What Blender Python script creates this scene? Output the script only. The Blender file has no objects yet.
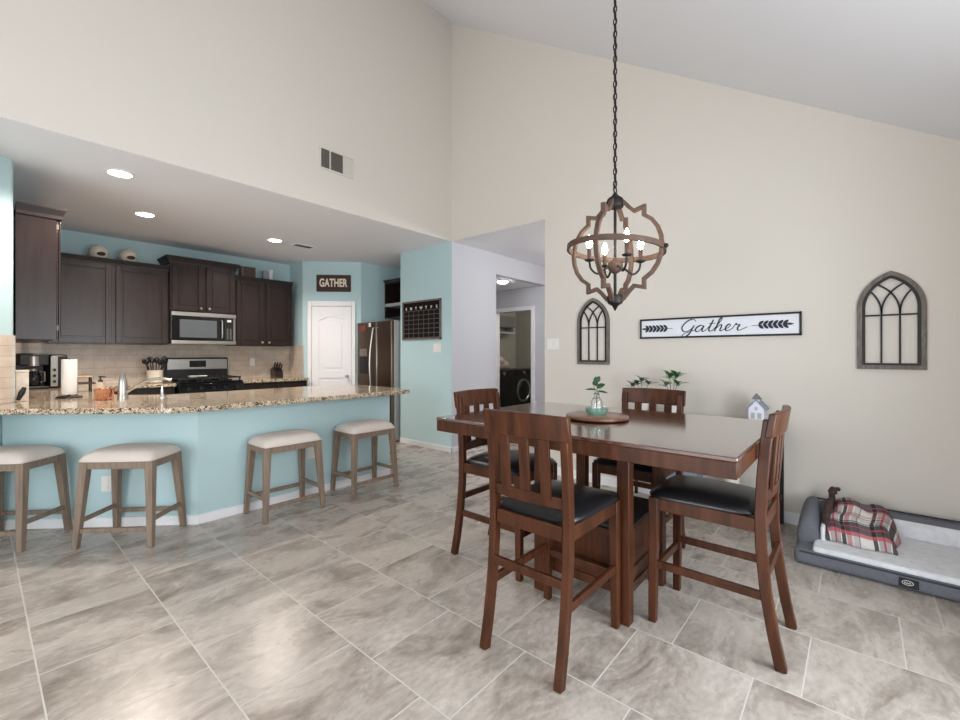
import bpy, bmesh, math, random
from mathutils import Vector, Matrix
random.seed(7)
R = math.radians
S = bpy.context.scene
COL = S.collection

# ------------------------------------------------------------------ camera, world, light, exposure
cd = bpy.data.cameras.new('camera'); cam = bpy.data.objects.new('camera', cd); COL.objects.link(cam)
cam.location = (0, 0, 1.28); cam.rotation_euler = (R(90), 0, R(40.86 - 90))
cd.sensor_width = 36; cd.lens = 437 / 960 * 36; cd.shift_y = -6 / 960; cd.clip_start = 0.05
S.camera = cam
S.view_settings.view_transform = 'Standard'; S.view_settings.look = 'None'
S.view_settings.exposure = 0.3; S.view_settings.gamma = 1.0; S.view_settings.use_curve_mapping = False

w = bpy.data.worlds.new('world'); S.world = w; w.use_nodes = True
bg = w.node_tree.nodes['Background']; bg.inputs[0].default_value = (0.80, 0.90, 1.0, 1); bg.inputs[1].default_value = 1.6

def lamp(name, kind, loc, power, color, rot=(0, 0, 0), **kw):
    l = bpy.data.lights.new(name, kind); l.energy = power; l.color = color
    for k, v in kw.items(): setattr(l, k, v)
    o = bpy.data.objects.new(name, l); o.location = loc; o.rotation_euler = rot; COL.objects.link(o); return o
DAY = (0.90, 0.96, 1.0)
# daylight entering the windows behind the camera (wall at y=-0.75) plus fill through unseen glass added on the left (x=-3.5)
for x, pw in ((-0.15, 8), (0.95, 22), (2.05, 42)):
    lamp('window_daylight', 'AREA', (x, -0.97, 1.3), pw, DAY, (R(102), 0, 0), shape='RECTANGLE', size=0.88, size_y=1.6)
lamp('window_daylight', 'AREA', (-3.72, 1.2, 1.25), 112, (0.95, 0.97, 1.0), (R(105), 0, R(-90)), shape='RECTANGLE', size=2.7, size_y=2.1)  # fill light from the left, at the glass added for it

# ------------------------------------------------------------------ materials
def srgb(r, g, b):
    f = lambda c: (c / 255 / 12.92) if c / 255 <= 0.04045 else ((c / 255 + 0.055) / 1.055) ** 2.4
    return (f(r), f(g), f(b), 1)
def mat(name, col, rough=0.5, metal=0.0, var=0.0, scale=6.0, stretch=(1, 1, 1), bump=0.0, bscale=None, spec=None, coat=0.0, trans=0.0, emit=None, estr=0.0):
    m = bpy.data.materials.new(name); m.use_nodes = True
    nt = m.node_tree; b = nt.nodes['Principled BSDF']
    b.inputs['Base Color'].default_value = col; b.inputs['Roughness'].default_value = rough; b.inputs['Metallic'].default_value = metal
    if spec is not None: b.inputs['Specular IOR Level'].default_value = spec
    if coat: b.inputs['Coat Weight'].default_value = coat; b.inputs['Coat Roughness'].default_value = 0.12; b.inputs['Coat IOR'].default_value = 1.5 + 0.35 * (coat == 1.0)
    if trans: b.inputs['Transmission Weight'].default_value = trans
    if emit: b.inputs['Emission Color'].default_value = emit; b.inputs['Emission Strength'].default_value = estr
    if var or bump:
        tc = nt.nodes.new('ShaderNodeTexCoord'); mp = nt.nodes.new('ShaderNodeMapping'); mp.inputs['Scale'].default_value = stretch
        nt.links.new(tc.outputs['Object'], mp.inputs[0])
        nz = nt.nodes.new('ShaderNodeTexNoise'); nz.inputs['Scale'].default_value = scale; nz.inputs['Detail'].default_value = 6
        nt.links.new(mp.outputs[0], nz.inputs[0])
        if var:
            cr = nt.nodes.new('ShaderNodeValToRGB')
            cr.color_ramp.elements[0].position = 0.3; cr.color_ramp.elements[1].position = 0.72
            cr.color_ramp.elements[0].color = [c * (1 - var) for c in col[:3]] + [1]
            cr.color_ramp.elements[1].color = [min(1, c * (1 + var)) for c in col[:3]] + [1]
            nt.links.new(nz.outputs[0], cr.inputs[0]); nt.links.new(cr.outputs[0], b.inputs['Base Color'])
        if bump:
            nb = nz
            if bscale:
                nb = nt.nodes.new('ShaderNodeTexNoise'); nb.inputs['Scale'].default_value = bscale; nb.inputs['Detail'].default_value = 3
                nt.links.new(mp.outputs[0], nb.inputs[0])
            bp = nt.nodes.new('ShaderNodeBump'); bp.inputs['Strength'].default_value = bump; bp.inputs['Distance'].default_value = 0.01
            nt.links.new(nb.outputs[0], bp.inputs['Height']); nt.links.new(bp.outputs[0], b.inputs['Normal'])
    return m

M = {}
M['beige'] = mat('beige_paint', srgb(216, 210, 201), 0.85, bump=0.06, bscale=160)
M['ceil'] = mat('ceiling_paint', srgb(234, 234, 238), 0.9, bump=0.08, bscale=120)
M['blue'] = mat('blue_paint', srgb(186, 212, 215), 0.8, bump=0.05, bscale=160)
M['gray'] = mat('gray_paint', srgb(198, 199, 204), 0.85)
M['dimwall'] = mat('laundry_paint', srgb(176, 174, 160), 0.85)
M['trim'] = mat('white_trim', srgb(238, 238, 240), 0.45)
M['cab'] = mat('espresso_cabinet', srgb(44, 33, 31), 0.27, spec=0.4, var=0.18, scale=5, stretch=(6, 6, 0.6))
M['cabdark'] = mat('cabinet_shadow_line', srgb(34, 25, 22), 0.5)
M['knob'] = mat('brushed_nickel', srgb(205, 203, 198), 0.3, 1.0)
M['steel'] = mat('stainless_steel', srgb(178, 174, 168), 0.32, 1.0, var=0.05, scale=4, stretch=(1, 1, 40))
M['bronze'] = mat('dark_stainless_steel', srgb(128, 110, 97), 0.34, 1.0, var=0.05, scale=4, stretch=(40, 40, 1))
M['chrome'] = mat('chrome', srgb(215, 215, 215), 0.15, 1.0)
M['black'] = mat('black_plastic', srgb(20, 20, 21), 0.35)
M['gloss'] = mat('black_glass', srgb(14, 15, 17), 0.08)
M['mglass'] = mat('microwave_window_glass', srgb(88, 94, 98), 0.12)
M['iron'] = mat('cast_iron', srgb(24, 23, 23), 0.6)
M['wood'] = mat('cherry_brown_wood', srgb(74, 41, 24), 0.34, var=0.45, scale=4, stretch=(7, 7, 0.8), spec=0.26)
M['tabletop'] = mat('dark_cherry_tabletop', srgb(78, 45, 31), 0.17, var=0.3, scale=4, stretch=(8, 0.7, 4), coat=1.0)
M['lazywood'] = mat('brown_turned_wood', srgb(118, 78, 58), 0.3, var=0.25, scale=5, stretch=(8, 1, 4), coat=0.3)
M['leather'] = mat('black_leather', srgb(24, 24, 27), 0.28, bump=0.10, bscale=220)
M['stoolwood'] = mat('weathered_gray_wood', srgb(132, 114, 98), 0.6, var=0.22, scale=5, stretch=(9, 9, 0.8))
M['linen'] = mat('beige_linen', srgb(216, 206, 197), 0.9, var=0.05, scale=180, bump=0.15, bscale=300)
M['ironblack'] = mat('black_iron', srgb(32, 29, 28), 0.5, 0.4)
M['distress'] = mat('weathered_brown_wood', srgb(84, 63, 52), 0.65, var=0.3, scale=14, stretch=(3, 3, 3))
M['frame'] = mat('gray_brown_wood', srgb(112, 104, 97), 0.7, var=0.35, scale=12, stretch=(6, 6, 1.2))
M['bulb'] = mat('lit_bulb', (1, 1, 1, 1), 0.5, emit=(1, 0.86, 0.66, 1), estr=45)
M['can'] = mat('lit_downlight', (1, 1, 1, 1), 0.5, emit=(1, 0.96, 0.9, 1), estr=14)
M['dome'] = mat('lit_dome', (1, 1, 1, 1), 0.5, emit=(1, 0.96, 0.92, 1), estr=22)
M['signwhite'] = mat('white_sign_board', srgb(226, 228, 236), 0.6)
M['ink'] = mat('navy_ink', srgb(34, 38, 52), 0.6)
M['dkbrown'] = mat('dark_brown_board', srgb(62, 40, 34), 0.7, var=0.3, scale=20)
M['cream'] = mat('cream_letters', srgb(238, 226, 206), 0.6)
M['chalk'] = mat('chalkboard', srgb(26, 20, 20), 0.8, spec=0.15)
M['chalkline'] = mat('chalk_line', srgb(92, 84, 80), 0.7)
M['white'] = mat('white_ceramic', srgb(236, 232, 226), 0.3)
M['paper'] = mat('paper_towel', srgb(244, 240, 234), 0.9, bump=0.2, bscale=90)
M['plastic'] = mat('white_plastic', srgb(232, 231, 226), 0.4)
M['copper'] = mat('copper', srgb(220, 166, 140), 0.22, 1.0)
M['tan'] = mat('tan_wood', srgb(200, 164, 126), 0.55, var=0.15, scale=5, stretch=(1, 1, 8))
M['stone'] = mat('speckled_stone_ceramic', srgb(226, 216, 200), 0.6, var=0.12, scale=40)
M['brown'] = mat('dark_opening', srgb(70, 48, 40), 0.7)
M['leaf'] = mat('leaf_green', srgb(62, 118, 52), 0.5, var=0.35, scale=18)
M['leafdark'] = mat('leaf_dark_green', srgb(52, 82, 58), 0.5, var=0.3, scale=18)
M['stem'] = mat('green_stem', srgb(92, 118, 78), 0.6)
M['glass'] = mat('clear_glass', (0.96, 0.98, 0.98, 1), 0.03, trans=1.0)
M['teal'] = mat('green_glass', srgb(196, 236, 224), 0.06, trans=0.85)
M['winglass'] = mat('window_glass', (1, 1, 1, 1), 0.0, trans=1.0)
M['bedgray'] = mat('slate_gray_fabric', srgb(104, 106, 114), 0.9, var=0.06, scale=60, bump=0.2, bscale=200)
M['beddark'] = mat('dark_gray_fabric', srgb(60, 60, 66), 0.9)
M['plush'] = mat('light_gray_plush', srgb(224, 226, 230), 0.95, var=0.08, scale=24, bump=0.5, bscale=90)
M['fleece'] = mat('brown_patterned_fleece', srgb(72, 54, 52), 0.95, var=0.5, scale=40, bump=0.3)
M['navy'] = mat('navy_label', srgb(24, 28, 40), 0.6)
M['housewall'] = mat('whitewashed_wood', srgb(226, 226, 240), 0.6)
M['roof'] = mat('blue_gray_roof', srgb(140, 152, 164), 0.6)
M['slate'] = mat('gray_shingle', srgb(120, 118, 116), 0.7, var=0.25, scale=60)
M['ventdark'] = mat('vent_inside', srgb(96, 93, 86), 0.8)
M['cloth'] = mat('pile_of_cloth', srgb(190, 172, 160), 0.95, var=0.25, scale=9)
M['ltgray'] = mat('light_gray_paint', srgb(176, 178, 176), 0.6)
M['amber'] = mat('amber_soap', srgb(226, 206, 180), 0.15, trans=0.4)
M['redbrown'] = mat('red_brown_paper', srgb(130, 62, 46), 0.7)

def nodes_of(name):
    m = bpy.data.materials.new(name); m.use_nodes = True
    nt = m.node_tree; b = nt.nodes['Principled BSDF']
    def N(t, **kw):
        n = nt.nodes.new(t)
        for k, v in kw.items(): setattr(n, k, v)
        return n
    return m, nt, b, N, nt.links.new

def floor_mat():
    m, nt, b, N, L = nodes_of('beige_porcelain_tile')
    g = N('ShaderNodeNewGeometry'); sep = N('ShaderNodeSeparateXYZ'); L(g.outputs['Position'], sep.inputs[0])
    cmb = N('ShaderNodeCombineXYZ'); L(sep.outputs['Y'], cmb.inputs['X']); L(sep.outputs['X'], cmb.inputs['Y'])
    mp = N('ShaderNodeMapping'); mp.inputs['Location'].default_value = (20 * 0.462 - 0.312, 20 * 0.462 - 0.165, 0)
    L(cmb.outputs[0], mp.inputs[0])
    br = N('ShaderNodeTexBrick'); br.offset = 0.33; br.offset_frequency = 2; br.squash = 1
    br.inputs['Scale'].default_value = 1; br.inputs['Brick Width'].default_value = 0.462; br.inputs['Row Height'].default_value = 0.462
    br.inputs['Mortar Size'].default_value = 0.0028; br.inputs['Mortar Smooth'].default_value = 0.1; br.inputs['Bias'].default_value = 0.0
    br.inputs['Color1'].default_value = (0.0, 0.0, 0.0, 1); br.inputs['Color2'].default_value = (1, 1, 1, 1); br.inputs['Mortar'].default_value = (0.5, 0.5, 0.5, 1)
    L(mp.outputs[0], br.inputs['Vector'])
    # per-tile shift of the stone pattern
    sc = N('ShaderNodeVectorMath', operation='SCALE'); sc.inputs['Scale'].default_value = 9.0; L(br.outputs['Color'], sc.inputs[0])
    ad = N('ShaderNodeVectorMath', operation='ADD'); L(g.outputs['Position'], ad.inputs[0]); L(sc.outputs[0], ad.inputs[1])
    rot = N('ShaderNodeMapping'); rot.inputs['Rotation'].default_value = (0, 0, R(38)); rot.inputs['Scale'].default_value = (1.0, 1.9, 1); L(ad.outputs[0], rot.inputs[0])
    n1 = N('ShaderNodeTexNoise'); n1.inputs['Scale'].default_value = 2.4; n1.inputs['Detail'].default_value = 9; n1.inputs['Roughness'].default_value = 0.66; n1.inputs['Distortion'].default_value = 0.6
    L(rot.outputs[0], n1.inputs[0])
    cr = N('ShaderNodeValToRGB'); e = cr.color_ramp.elements
    e[0].position = 0.32; e[0].color = srgb(130, 119, 109); e[1].position = 0.68; e[1].color = srgb(198, 189, 180)
    k = e.new(0.46); k.color = srgb(172, 162, 153)
    L(n1.outputs[0], cr.inputs[0])
    n2 = N('ShaderNodeTexNoise'); n2.inputs['Scale'].default_value = 26; n2.inputs['Detail'].default_value = 5; L(rot.outputs[0], n2.inputs[0])
    mx0 = N('ShaderNodeMix', data_type='RGBA', blend_type='OVERLAY'); mx0.inputs[0].default_value = 0.38
    L(cr.outputs[0], mx0.inputs[6]); L(n2.outputs[0], mx0.inputs[7])
    mx = N('ShaderNodeMix', data_type='RGBA'); L(br.outputs['Fac'], mx.inputs[0]); L(mx0.outputs[2], mx.inputs[6]); mx.inputs[7].default_value = srgb(206, 202, 195)
    L(mx.outputs[2], b.inputs['Base Color'])
    rr = N('ShaderNodeMapRange'); rr.inputs['To Min'].default_value = 0.21; rr.inputs['To Max'].default_value = 0.34; L(n1.outputs[0], rr.inputs[0])
    mr = N('ShaderNodeMix', data_type='FLOAT'); L(br.outputs['Fac'], mr.inputs[0]); L(rr.outputs[0], mr.inputs[2]); mr.inputs[3].default_value = 0.8
    L(mr.outputs[0], b.inputs['Roughness'])
    iv = N('ShaderNodeMath', operation='SUBTRACT'); iv.inputs[0].default_value = 1; L(br.outputs['Fac'], iv.inputs[1])
    bp = N('ShaderNodeBump'); bp.inputs['Strength'].default_value = 0.5; bp.inputs['Distance'].default_value = 0.004
    a2 = N('ShaderNodeMath', operation='MULTIPLY_ADD'); L(n1.outputs[0], a2.inputs[0]); a2.inputs[1].default_value = 0.35; L(iv.outputs[0], a2.inputs[2])
    L(a2.outputs[0], bp.inputs['Height']); L(bp.outputs[0], b.inputs['Normal'])
    return m
M['floor'] = floor_mat()

def granite():
    m, nt, b, N, L = nodes_of('speckled_granite')
    tc = N('ShaderNodeTexCoord')
    v = N('ShaderNodeTexVoronoi'); v.inputs['Scale'].default_value = 150; L(tc.outputs['Object'], v.inputs[0])
    n = N('ShaderNodeTexNoise'); n.inputs['Scale'].default_value = 34; n.inputs['Detail'].default_value = 6; L(tc.outputs['Object'], n.inputs[0])
    sp = N('ShaderNodeSeparateColor'); L(v.outputs['Color'], sp.inputs[0])
    av = N('ShaderNodeMath', operation='MULTIPLY_ADD'); L(sp.outputs[0], av.inputs[0]); av.inputs[1].default_value = 0.55; L(n.outputs[0], av.inputs[2])
    cr = N('ShaderNodeValToRGB'); e = cr.color_ramp.elements
    e[0].position = 0.50; e[0].color = srgb(40, 34, 30); e[1].position = 1.0; e[1].color = srgb(214, 200, 178)
    for p, c in ((0.60, srgb(84, 72, 60)), (0.69, srgb(160, 138, 112)), (0.84, srgb(196, 176, 150))):
        k = e.new(p); k.color = c
    L(av.outputs[0], cr.inputs[0]); L(cr.outputs[0], b.inputs['Base Color'])
    b.inputs['Roughness'].default_value = 0.1
    return m
M['granite'] = granite()

def splash(name, axis):
    m, nt, b, N, L = nodes_of(name)
    g = N('ShaderNodeNewGeometry'); sep = N('ShaderNodeSeparateXYZ'); L(g.outputs['Position'], sep.inputs[0])
    c = N('ShaderNodeCombineXYZ'); L(sep.outputs[axis], c.inputs['X']); L(sep.outputs['Z'], c.inputs['Y'])
    br = N('ShaderNodeTexBrick'); br.inputs['Scale'].default_value = 1; br.inputs['Brick Width'].default_value = 0.21; br.inputs['Row Height'].default_value = 0.079
    br.inputs['Mortar Size'].default_value = 0.002; br.inputs['Color1'].default_value = srgb(212, 196, 180); br.inputs['Color2'].default_value = srgb(202, 186, 170); br.inputs['Mortar'].default_value = srgb(170, 156, 146)
    L(c.outputs[0], br.inputs['Vector'])
    n = N('ShaderNodeTexNoise'); n.inputs['Scale'].default_value = 9; n.inputs['Detail'].default_value = 5; L(g.outputs['Position'], n.inputs[0])
    mx = N('ShaderNodeMix', data_type='RGBA', blend_type='OVERLAY'); mx.inputs[0].default_value = 0.3; L(br.outputs['Color'], mx.inputs[6]); L(n.outputs[0], mx.inputs[7])
    L(mx.outputs[2], b.inputs['Base Color']); b.inputs['Roughness'].default_value = 0.35
    bp = N('ShaderNodeBump'); bp.invert = True; bp.inputs['Strength'].default_value = 0.4; bp.inputs['Distance'].default_value = 0.003
    L(br.outputs['Fac'], bp.inputs['Height']); L(bp.outputs[0], b.inputs['Normal'])
    return m
M['splashx'] = splash('travertine_subway_tile', 'X'); M['splashy'] = splash('travertine_subway_tile_side', 'Y')

def plaid():
    m, nt, b, N, L = nodes_of('red_black_white_plaid')
    tc = N('ShaderNodeUVMap'); sep = N('ShaderNodeSeparateXYZ'); L(tc.outputs[0], sep.inputs[0])
    col = None
    def stripes(ch, specs, prev):
        fr = N('ShaderNodeMath', operation='FRACT'); mu = N('ShaderNodeMath', operation='MULTIPLY'); mu.inputs[1].default_value = 1.0
        L(sep.outputs[ch], mu.inputs[0]); L(mu.outputs[0], fr.inputs[0])
        for c0, wd, colr, a in specs:
            cp = N('ShaderNodeMath', operation='COMPARE'); cp.inputs[1].default_value = c0; cp.inputs[2].default_value = wd; L(fr.outputs[0], cp.inputs[0])
            f = N('ShaderNodeMath', operation='MULTIPLY'); f.inputs[1].default_value = a; L(cp.outputs[0], f.inputs[0])
            mx = N('ShaderNodeMix', data_type='RGBA'); L(f.outputs[0], mx.inputs[0]); mx.inputs[7].default_value = colr
            if prev is None: mx.inputs[6].default_value = srgb(214, 208, 204)
            else: L(prev, mx.inputs[6])
            prev = mx.outputs[2]
        return prev
    blk = srgb(30, 32, 34); red = srgb(176, 72, 84); gr = srgb(150, 148, 148)
    p = stripes('X', [(0.30, 0.11, gr, 0.8), (0.12, 0.045, blk, 0.9), (0.48, 0.045, blk, 0.9), (0.60, 0.05, red, 0.6), (0.30, 0.02, red, 0.95), (0.80, 0.012, blk, 0.6), (0.74, 0.05, gr, 0.4)], None)
    p = stripes('Y', [(0.36, 0.13, blk, 0.85), (0.20, 0.04, red, 0.8), (0.52, 0.012, blk, 0.85), (0.36, 0.015, red, 0.8), (0.82, 0.014, blk, 0.7), (0.9, 0.03, red, 0.5)], p)
    L(p, b.inputs['Base Color']); b.inputs['Roughness'].default_value = 0.95
    return m
M['plaid'] = plaid()

# ------------------------------------------------------------------ mesh helpers
class MB:
    def __init__(s): s.v = []; s.f = []; s.m = Matrix.Identity(4)
    def add(s, vs, fs):
        n = len(s.v); s.v += [s.m @ Vector(v) for v in vs]; s.f += [tuple(i + n for i in f) for f in fs]; return s
    def box(s, x0, x1, y0, y1, z0, z1):
        vs = [(x0, y0, z0), (x1, y0, z0), (x1, y1, z0), (x0, y1, z0), (x0, y0, z1), (x1, y0, z1), (x1, y1, z1), (x0, y1, z1)]
        return s.add(vs, [(0, 3, 2, 1), (4, 5, 6, 7), (0, 1, 5, 4), (1, 2, 6, 5), (2, 3, 7, 6), (3, 0, 4, 7)])
    def prism(s, poly, z0, z1):
        n = len(poly); vs = [(p[0], p[1], z0) for p in poly] + [(p[0], p[1], z1) for p in poly]
        return s.add(vs, [tuple(range(n - 1, -1, -1)), tuple(range(n, 2 * n))] + [(i, (i + 1) % n, n + (i + 1) % n, n + i) for i in range(n)])
    def prism_x(s, poly, x0, x1):      # poly in (y,z)
        n = len(poly); vs = [(x0, p[0], p[1]) for p in poly] + [(x1, p[0], p[1]) for p in poly]
        return s.add(vs, [tuple(range(n - 1, -1, -1)), tuple(range(n, 2 * n))] + [(i, (i + 1) % n, n + (i + 1) % n, n + i) for i in range(n)])
    def prism_y(s, poly, y0, y1):      # poly in (x,z)
        n = len(poly); vs = [(p[0], y0, p[1]) for p in poly] + [(p[0], y1, p[1]) for p in poly]
        return s.add(vs, [tuple(range(n)), tuple(range(2 * n - 1, n - 1, -1))] + [(i, n + i, n + (i + 1) % n, (i + 1) % n) for i in range(n)])
    def lathe(s, prof, c=(0, 0, 0), seg=24, cap=True):
        vs = []; fs = []; n = len(prof)
        for r, z in prof:
            for k in range(seg):
                t = 2 * math.pi * k / seg; vs.append((c[0] + r * math.cos(t), c[1] + r * math.sin(t), c[2] + z))
        for i in range(n - 1):
            for k in range(seg):
                k2 = (k + 1) % seg; fs.append((i * seg + k, i * seg + k2, (i + 1) * seg + k2, (i + 1) * seg + k))
        if cap: fs.append(tuple(range(seg - 1, -1, -1))); fs.append(tuple((n - 1) * seg + k for k in range(seg)))
        return s.add(vs, fs)
    def cyl(s, p0, p1, r0, r1=None, seg=16):
        return s.tube([p0, p1], [r0, r0 if r1 is None else r1], seg)
    def tube(s, pts, r, seg=10, closed=False):
        pts = [Vector(p) for p in pts]; n = len(pts); rs = r if isinstance(r, (list, tuple)) else [r] * n
        vs = []; fs = []; up = None
        for i, p in enumerate(pts):
            if closed: d = pts[(i + 1) % n] - pts[i - 1]
            else: d = pts[min(i + 1, n - 1)] - pts[max(i - 1, 0)]
            d.normalize()
            if up is None: up = d.orthogonal().normalized()
            up = (up - d * up.dot(d)).normalized(); sd = d.cross(up)
            for k in range(seg):
                t = 2 * math.pi * k / seg; vs.append(p + (up * math.cos(t) + sd * math.sin(t)) * rs[i])
        for i in range(n if closed else n - 1):
            j = (i + 1) % n
            for k in range(seg):
                k2 = (k + 1) % seg; fs.append((i * seg + k, i * seg + k2, j * seg + k2, j * seg + k))
        if not closed: fs.append(tuple(range(seg - 1, -1, -1))); fs.append(tuple((n - 1) * seg + k for k in range(seg)))
        return s.add(vs, fs)
    def bar(s, pts, nrm, win, wn, closed=False):
        """rectangular bar along a planar polyline: win = width in the plane, wn = width along the plane's normal"""
        pts = [Vector(p) for p in pts]; nv = Vector(nrm).normalized(); n = len(pts); vs = []; fs = []
        for i, p in enumerate(pts):
            a = (pts[i] - pts[i - 1]) if (i > 0 or closed) else None
            b = (pts[(i + 1) % n] - pts[i]) if (i < n - 1 or closed) else None
            if a is None: a = b
            if b is None: b = a
            na = nv.cross(a).normalized(); nb = nv.cross(b).normalized(); o = (na + nb)
            o = o.normalized() if o.length > 1e-6 else na
            k = 1 / max(0.45, o.dot(na)); h = o * (win / 2 * k); q = nv * wn / 2
            vs += [p + h + q, p - h + q, p - h - q, p + h - q]
        for i in range(n if closed else n - 1):
            j = (i + 1) % n
            for k in range(4):
                k2 = (k + 1) % 4; fs.append((i * 4 + k, j * 4 + k, j * 4 + k2, i * 4 + k2))
        if not closed: fs.append((0, 1, 2, 3)); fs.append(tuple((n - 1) * 4 + k for k in (3, 2, 1, 0)))
        return s.add(vs, fs)
    def sphere(s, c, r, seg=14, ring=9, sc=(1, 1, 1)):
        vs = [(c[0], c[1], c[2] - r * sc[2])]; fs = []
        for i in range(1, ring):
            t = math.pi * i / ring
            for k in range(seg):
                p = 2 * math.pi * k / seg
                vs.append((c[0] + r * sc[0] * math.sin(t) * math.cos(p), c[1] + r * sc[1] * math.sin(t) * math.sin(p), c[2] - r * sc[2] * math.cos(t)))
        vs.append((c[0], c[1], c[2] + r * sc[2])); e = len(vs) - 1
        for k in range(seg):
            k2 = (k + 1) % seg
            fs.append((0, 1 + k2, 1 + k)); fs.append((e, e - seg + k, e - seg + k2))
            for i in range(ring - 2):
                a = 1 + i * seg; fs.append((a + k, a + k2, a + seg + k2, a + seg + k))
        return s.add(vs, fs)
    def leaf(s, base, d, length, width, up=(0, 0, 1), bend=0.25):
        base = Vector(base); d = Vector(d).normalized(); sd = d.cross(Vector(up))
        sd = sd.normalized() if sd.length > 1e-4 else Vector((1, 0, 0)); n = sd.cross(d)
        vs = []; fs = []; K = 6
        for i in range(K + 1):
            t = i / K; wv = width * math.sin(math.pi * min(0.97, t * 0.92 + 0.05)) ** 0.8 * 0.5
            c = base + d * length * t - n * bend * length * t * t
            vs += [c - sd * wv + n * wv * 0.25, c, c + sd * wv + n * wv * 0.25]
        for i in range(K):
            a = i * 3; fs += [(a, a + 1, a + 4, a + 3), (a + 1, a + 2, a + 5, a + 4)]
        return s.add(vs, fs)

def root_of(o):
    while o.parent: o = o.parent
    return o
def obj(name, mb, m, parent=None, org=None, bevel=0.0, seg=2, smooth=40, subsurf=0, solid=0.0):
    """link one mesh object; world-built parts are shifted to their root's origin"""
    off = Vector((0, 0, 0))
    if parent is not None:
        r = root_of(parent)
        if r.get('_w'): off = r.location
    elif org is not None: off = Vector(org)
    me = bpy.data.meshes.new(name); me.from_pydata([v - off for v in mb.v], [], mb.f); me.validate()
    bmm = bmesh.new(); bmm.from_mesh(me); bmesh.ops.recalc_face_normals(bmm, faces=bmm.faces); bmm.to_mesh(me); bmm.free()
    me.materials.append(M[m] if isinstance(m, str) else m)
    if smooth:
        for p in me.polygons: p.use_smooth = True
        me.set_sharp_from_angle(angle=R(smooth))
    o = bpy.data.objects.new(name, me); COL.objects.link(o)
    if parent is not None: o.parent = parent
    elif org is not None: o.location = off
    if solid:
        q = o.modifiers.new('solid', 'SOLIDIFY'); q.thickness = solid; q.offset = 0
    if bevel:
        q = o.modifiers.new('bevel', 'BEVEL'); q.width = bevel; q.segments = seg; q.limit_method = 'ANGLE'; q.angle_limit = R(35); q.harden_normals = False
    if subsurf:
        q = o.modifiers.new('sub', 'SUBSURF'); q.levels = subsurf; q.render_levels = subsurf
    return o
def tag(o, label, cat, group=None, kind=None):
    o['label'] = label; o['category'] = cat
    if group: o['group'] = group
    if kind: o['kind'] = kind
    return o
def thing(name, label, cat, loc, rotz=0.0, group=None, world=True):
    o = bpy.data.objects.new(name, None); COL.objects.link(o); o.empty_display_size = 0.1
    o.location = loc; o.rotation_euler = (0, 0, rotz)
    if world: o['_w'] = 1
    return tag(o, label, cat, group)
def struct(name, mb, m, parent=None, org=None, **kw):
    o = obj(name, mb, m, parent, org, **kw)
    if parent is None: o['kind'] = 'structure'
    return o
def dup(root, loc, rotz, label, group=None):
    r = root.copy(); COL.objects.link(r); r.location = loc; r.rotation_euler = (0, 0, rotz); r['label'] = label
    if group: r['group'] = group
    for ch in list(root.children):
        c = ch.copy(); COL.objects.link(c); c.parent = r
        for g in ch.children:
            d = g.copy(); COL.objects.link(d); d.parent = c
    return r
def catmull(pts, n=6):
    P = [Vector(p) for p in pts]; P = [P[0] * 2 - P[1]] + P + [P[-1] * 2 - P[-2]]; out = []
    for i in range(1, len(P) - 2):
        for k in range(n):
            t = k / n; a, b, c, d = P[i - 1:i + 3]
            out.append(0.5 * ((2 * b) + (c - a) * t + (2 * a - 5 * b + 4 * c - d) * t * t + (3 * b - a - 3 * c + d) * t ** 3))
    out.append(P[-2]); return out
def text_mb(txt, size, depth, xscale=1.0, offset=0.0, spacing=1.0):
    c = bpy.data.curves.new('lettering', 'FONT'); c.body = txt; c.size = size; c.extrude = depth; c.offset = offset
    c.align_x = 'CENTER'; c.align_y = 'CENTER'; c.space_character = spacing
    o = bpy.data.objects.new('lettering', c); COL.objects.link(o)
    bpy.context.view_layer.update()
    me = bpy.data.meshes.new_from_object(o.evaluated_get(bpy.context.evaluated_depsgraph_get()))
    mb = MB(); mb.add([(v.co.x * xscale, v.co.y, v.co.z) for v in me.vertices], [tuple(p.vertices) for p in me.polygons])
    bpy.data.objects.remove(o); bpy.data.meshes.remove(me); bpy.data.curves.remove(c); return mb
def xf(mb, mtx):
    mb.v = [mtx @ v for v in mb.v]; return mb
def frame3(origin, xdir, ydir):
    x = Vector(xdir).normalized(); y = Vector(ydir).normalized(); z = x.cross(y)
    m = Matrix(((x.x, y.x, z.x, origin[0]), (x.y, y.y, z.y, origin[1]), (x.z, y.z, z.z, origin[2]), (0, 0, 0, 1))); return m

# ------------------------------------------------------------------ the room
XR = 4.04; YH = 3.98; YK = 7.05; ZK = 2.74; YB = -0.75; XL = -3.5; XKL = 0.19
SL = 0.66
zc = lambda y: 2.935 + SL * y
struct('floor', MB().box(XL - 0.2, 8.4, YB - 0.2, YK + 0.2, -0.06, 0.0), 'floor', smooth=0)
# right (beige) wall with the hall opening
YO = 2.565
struct('wall_right', MB().prism_x([(YB, 0), (YO, 0), (YO, zc(YO)), (YB, zc(YB))], XR, XR + 0.12)
       .prism_x([(YO, ZK), (YH, ZK), (YH, zc(YH)), (YO, zc(YO))], XR, XR + 0.12), 'beige', smooth=0)
# high beige wall above the kitchen, solid to the left of it
struct('wall_kitchen_header', MB().prism_y([(XL, 0), (-0.62, 0), (-0.62, ZK), (XR, ZK), (XR, zc(YH) + 0.02), (XL, zc(YH) + 0.02)], YH, YH + 0.12), 'beige', smooth=0)
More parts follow.
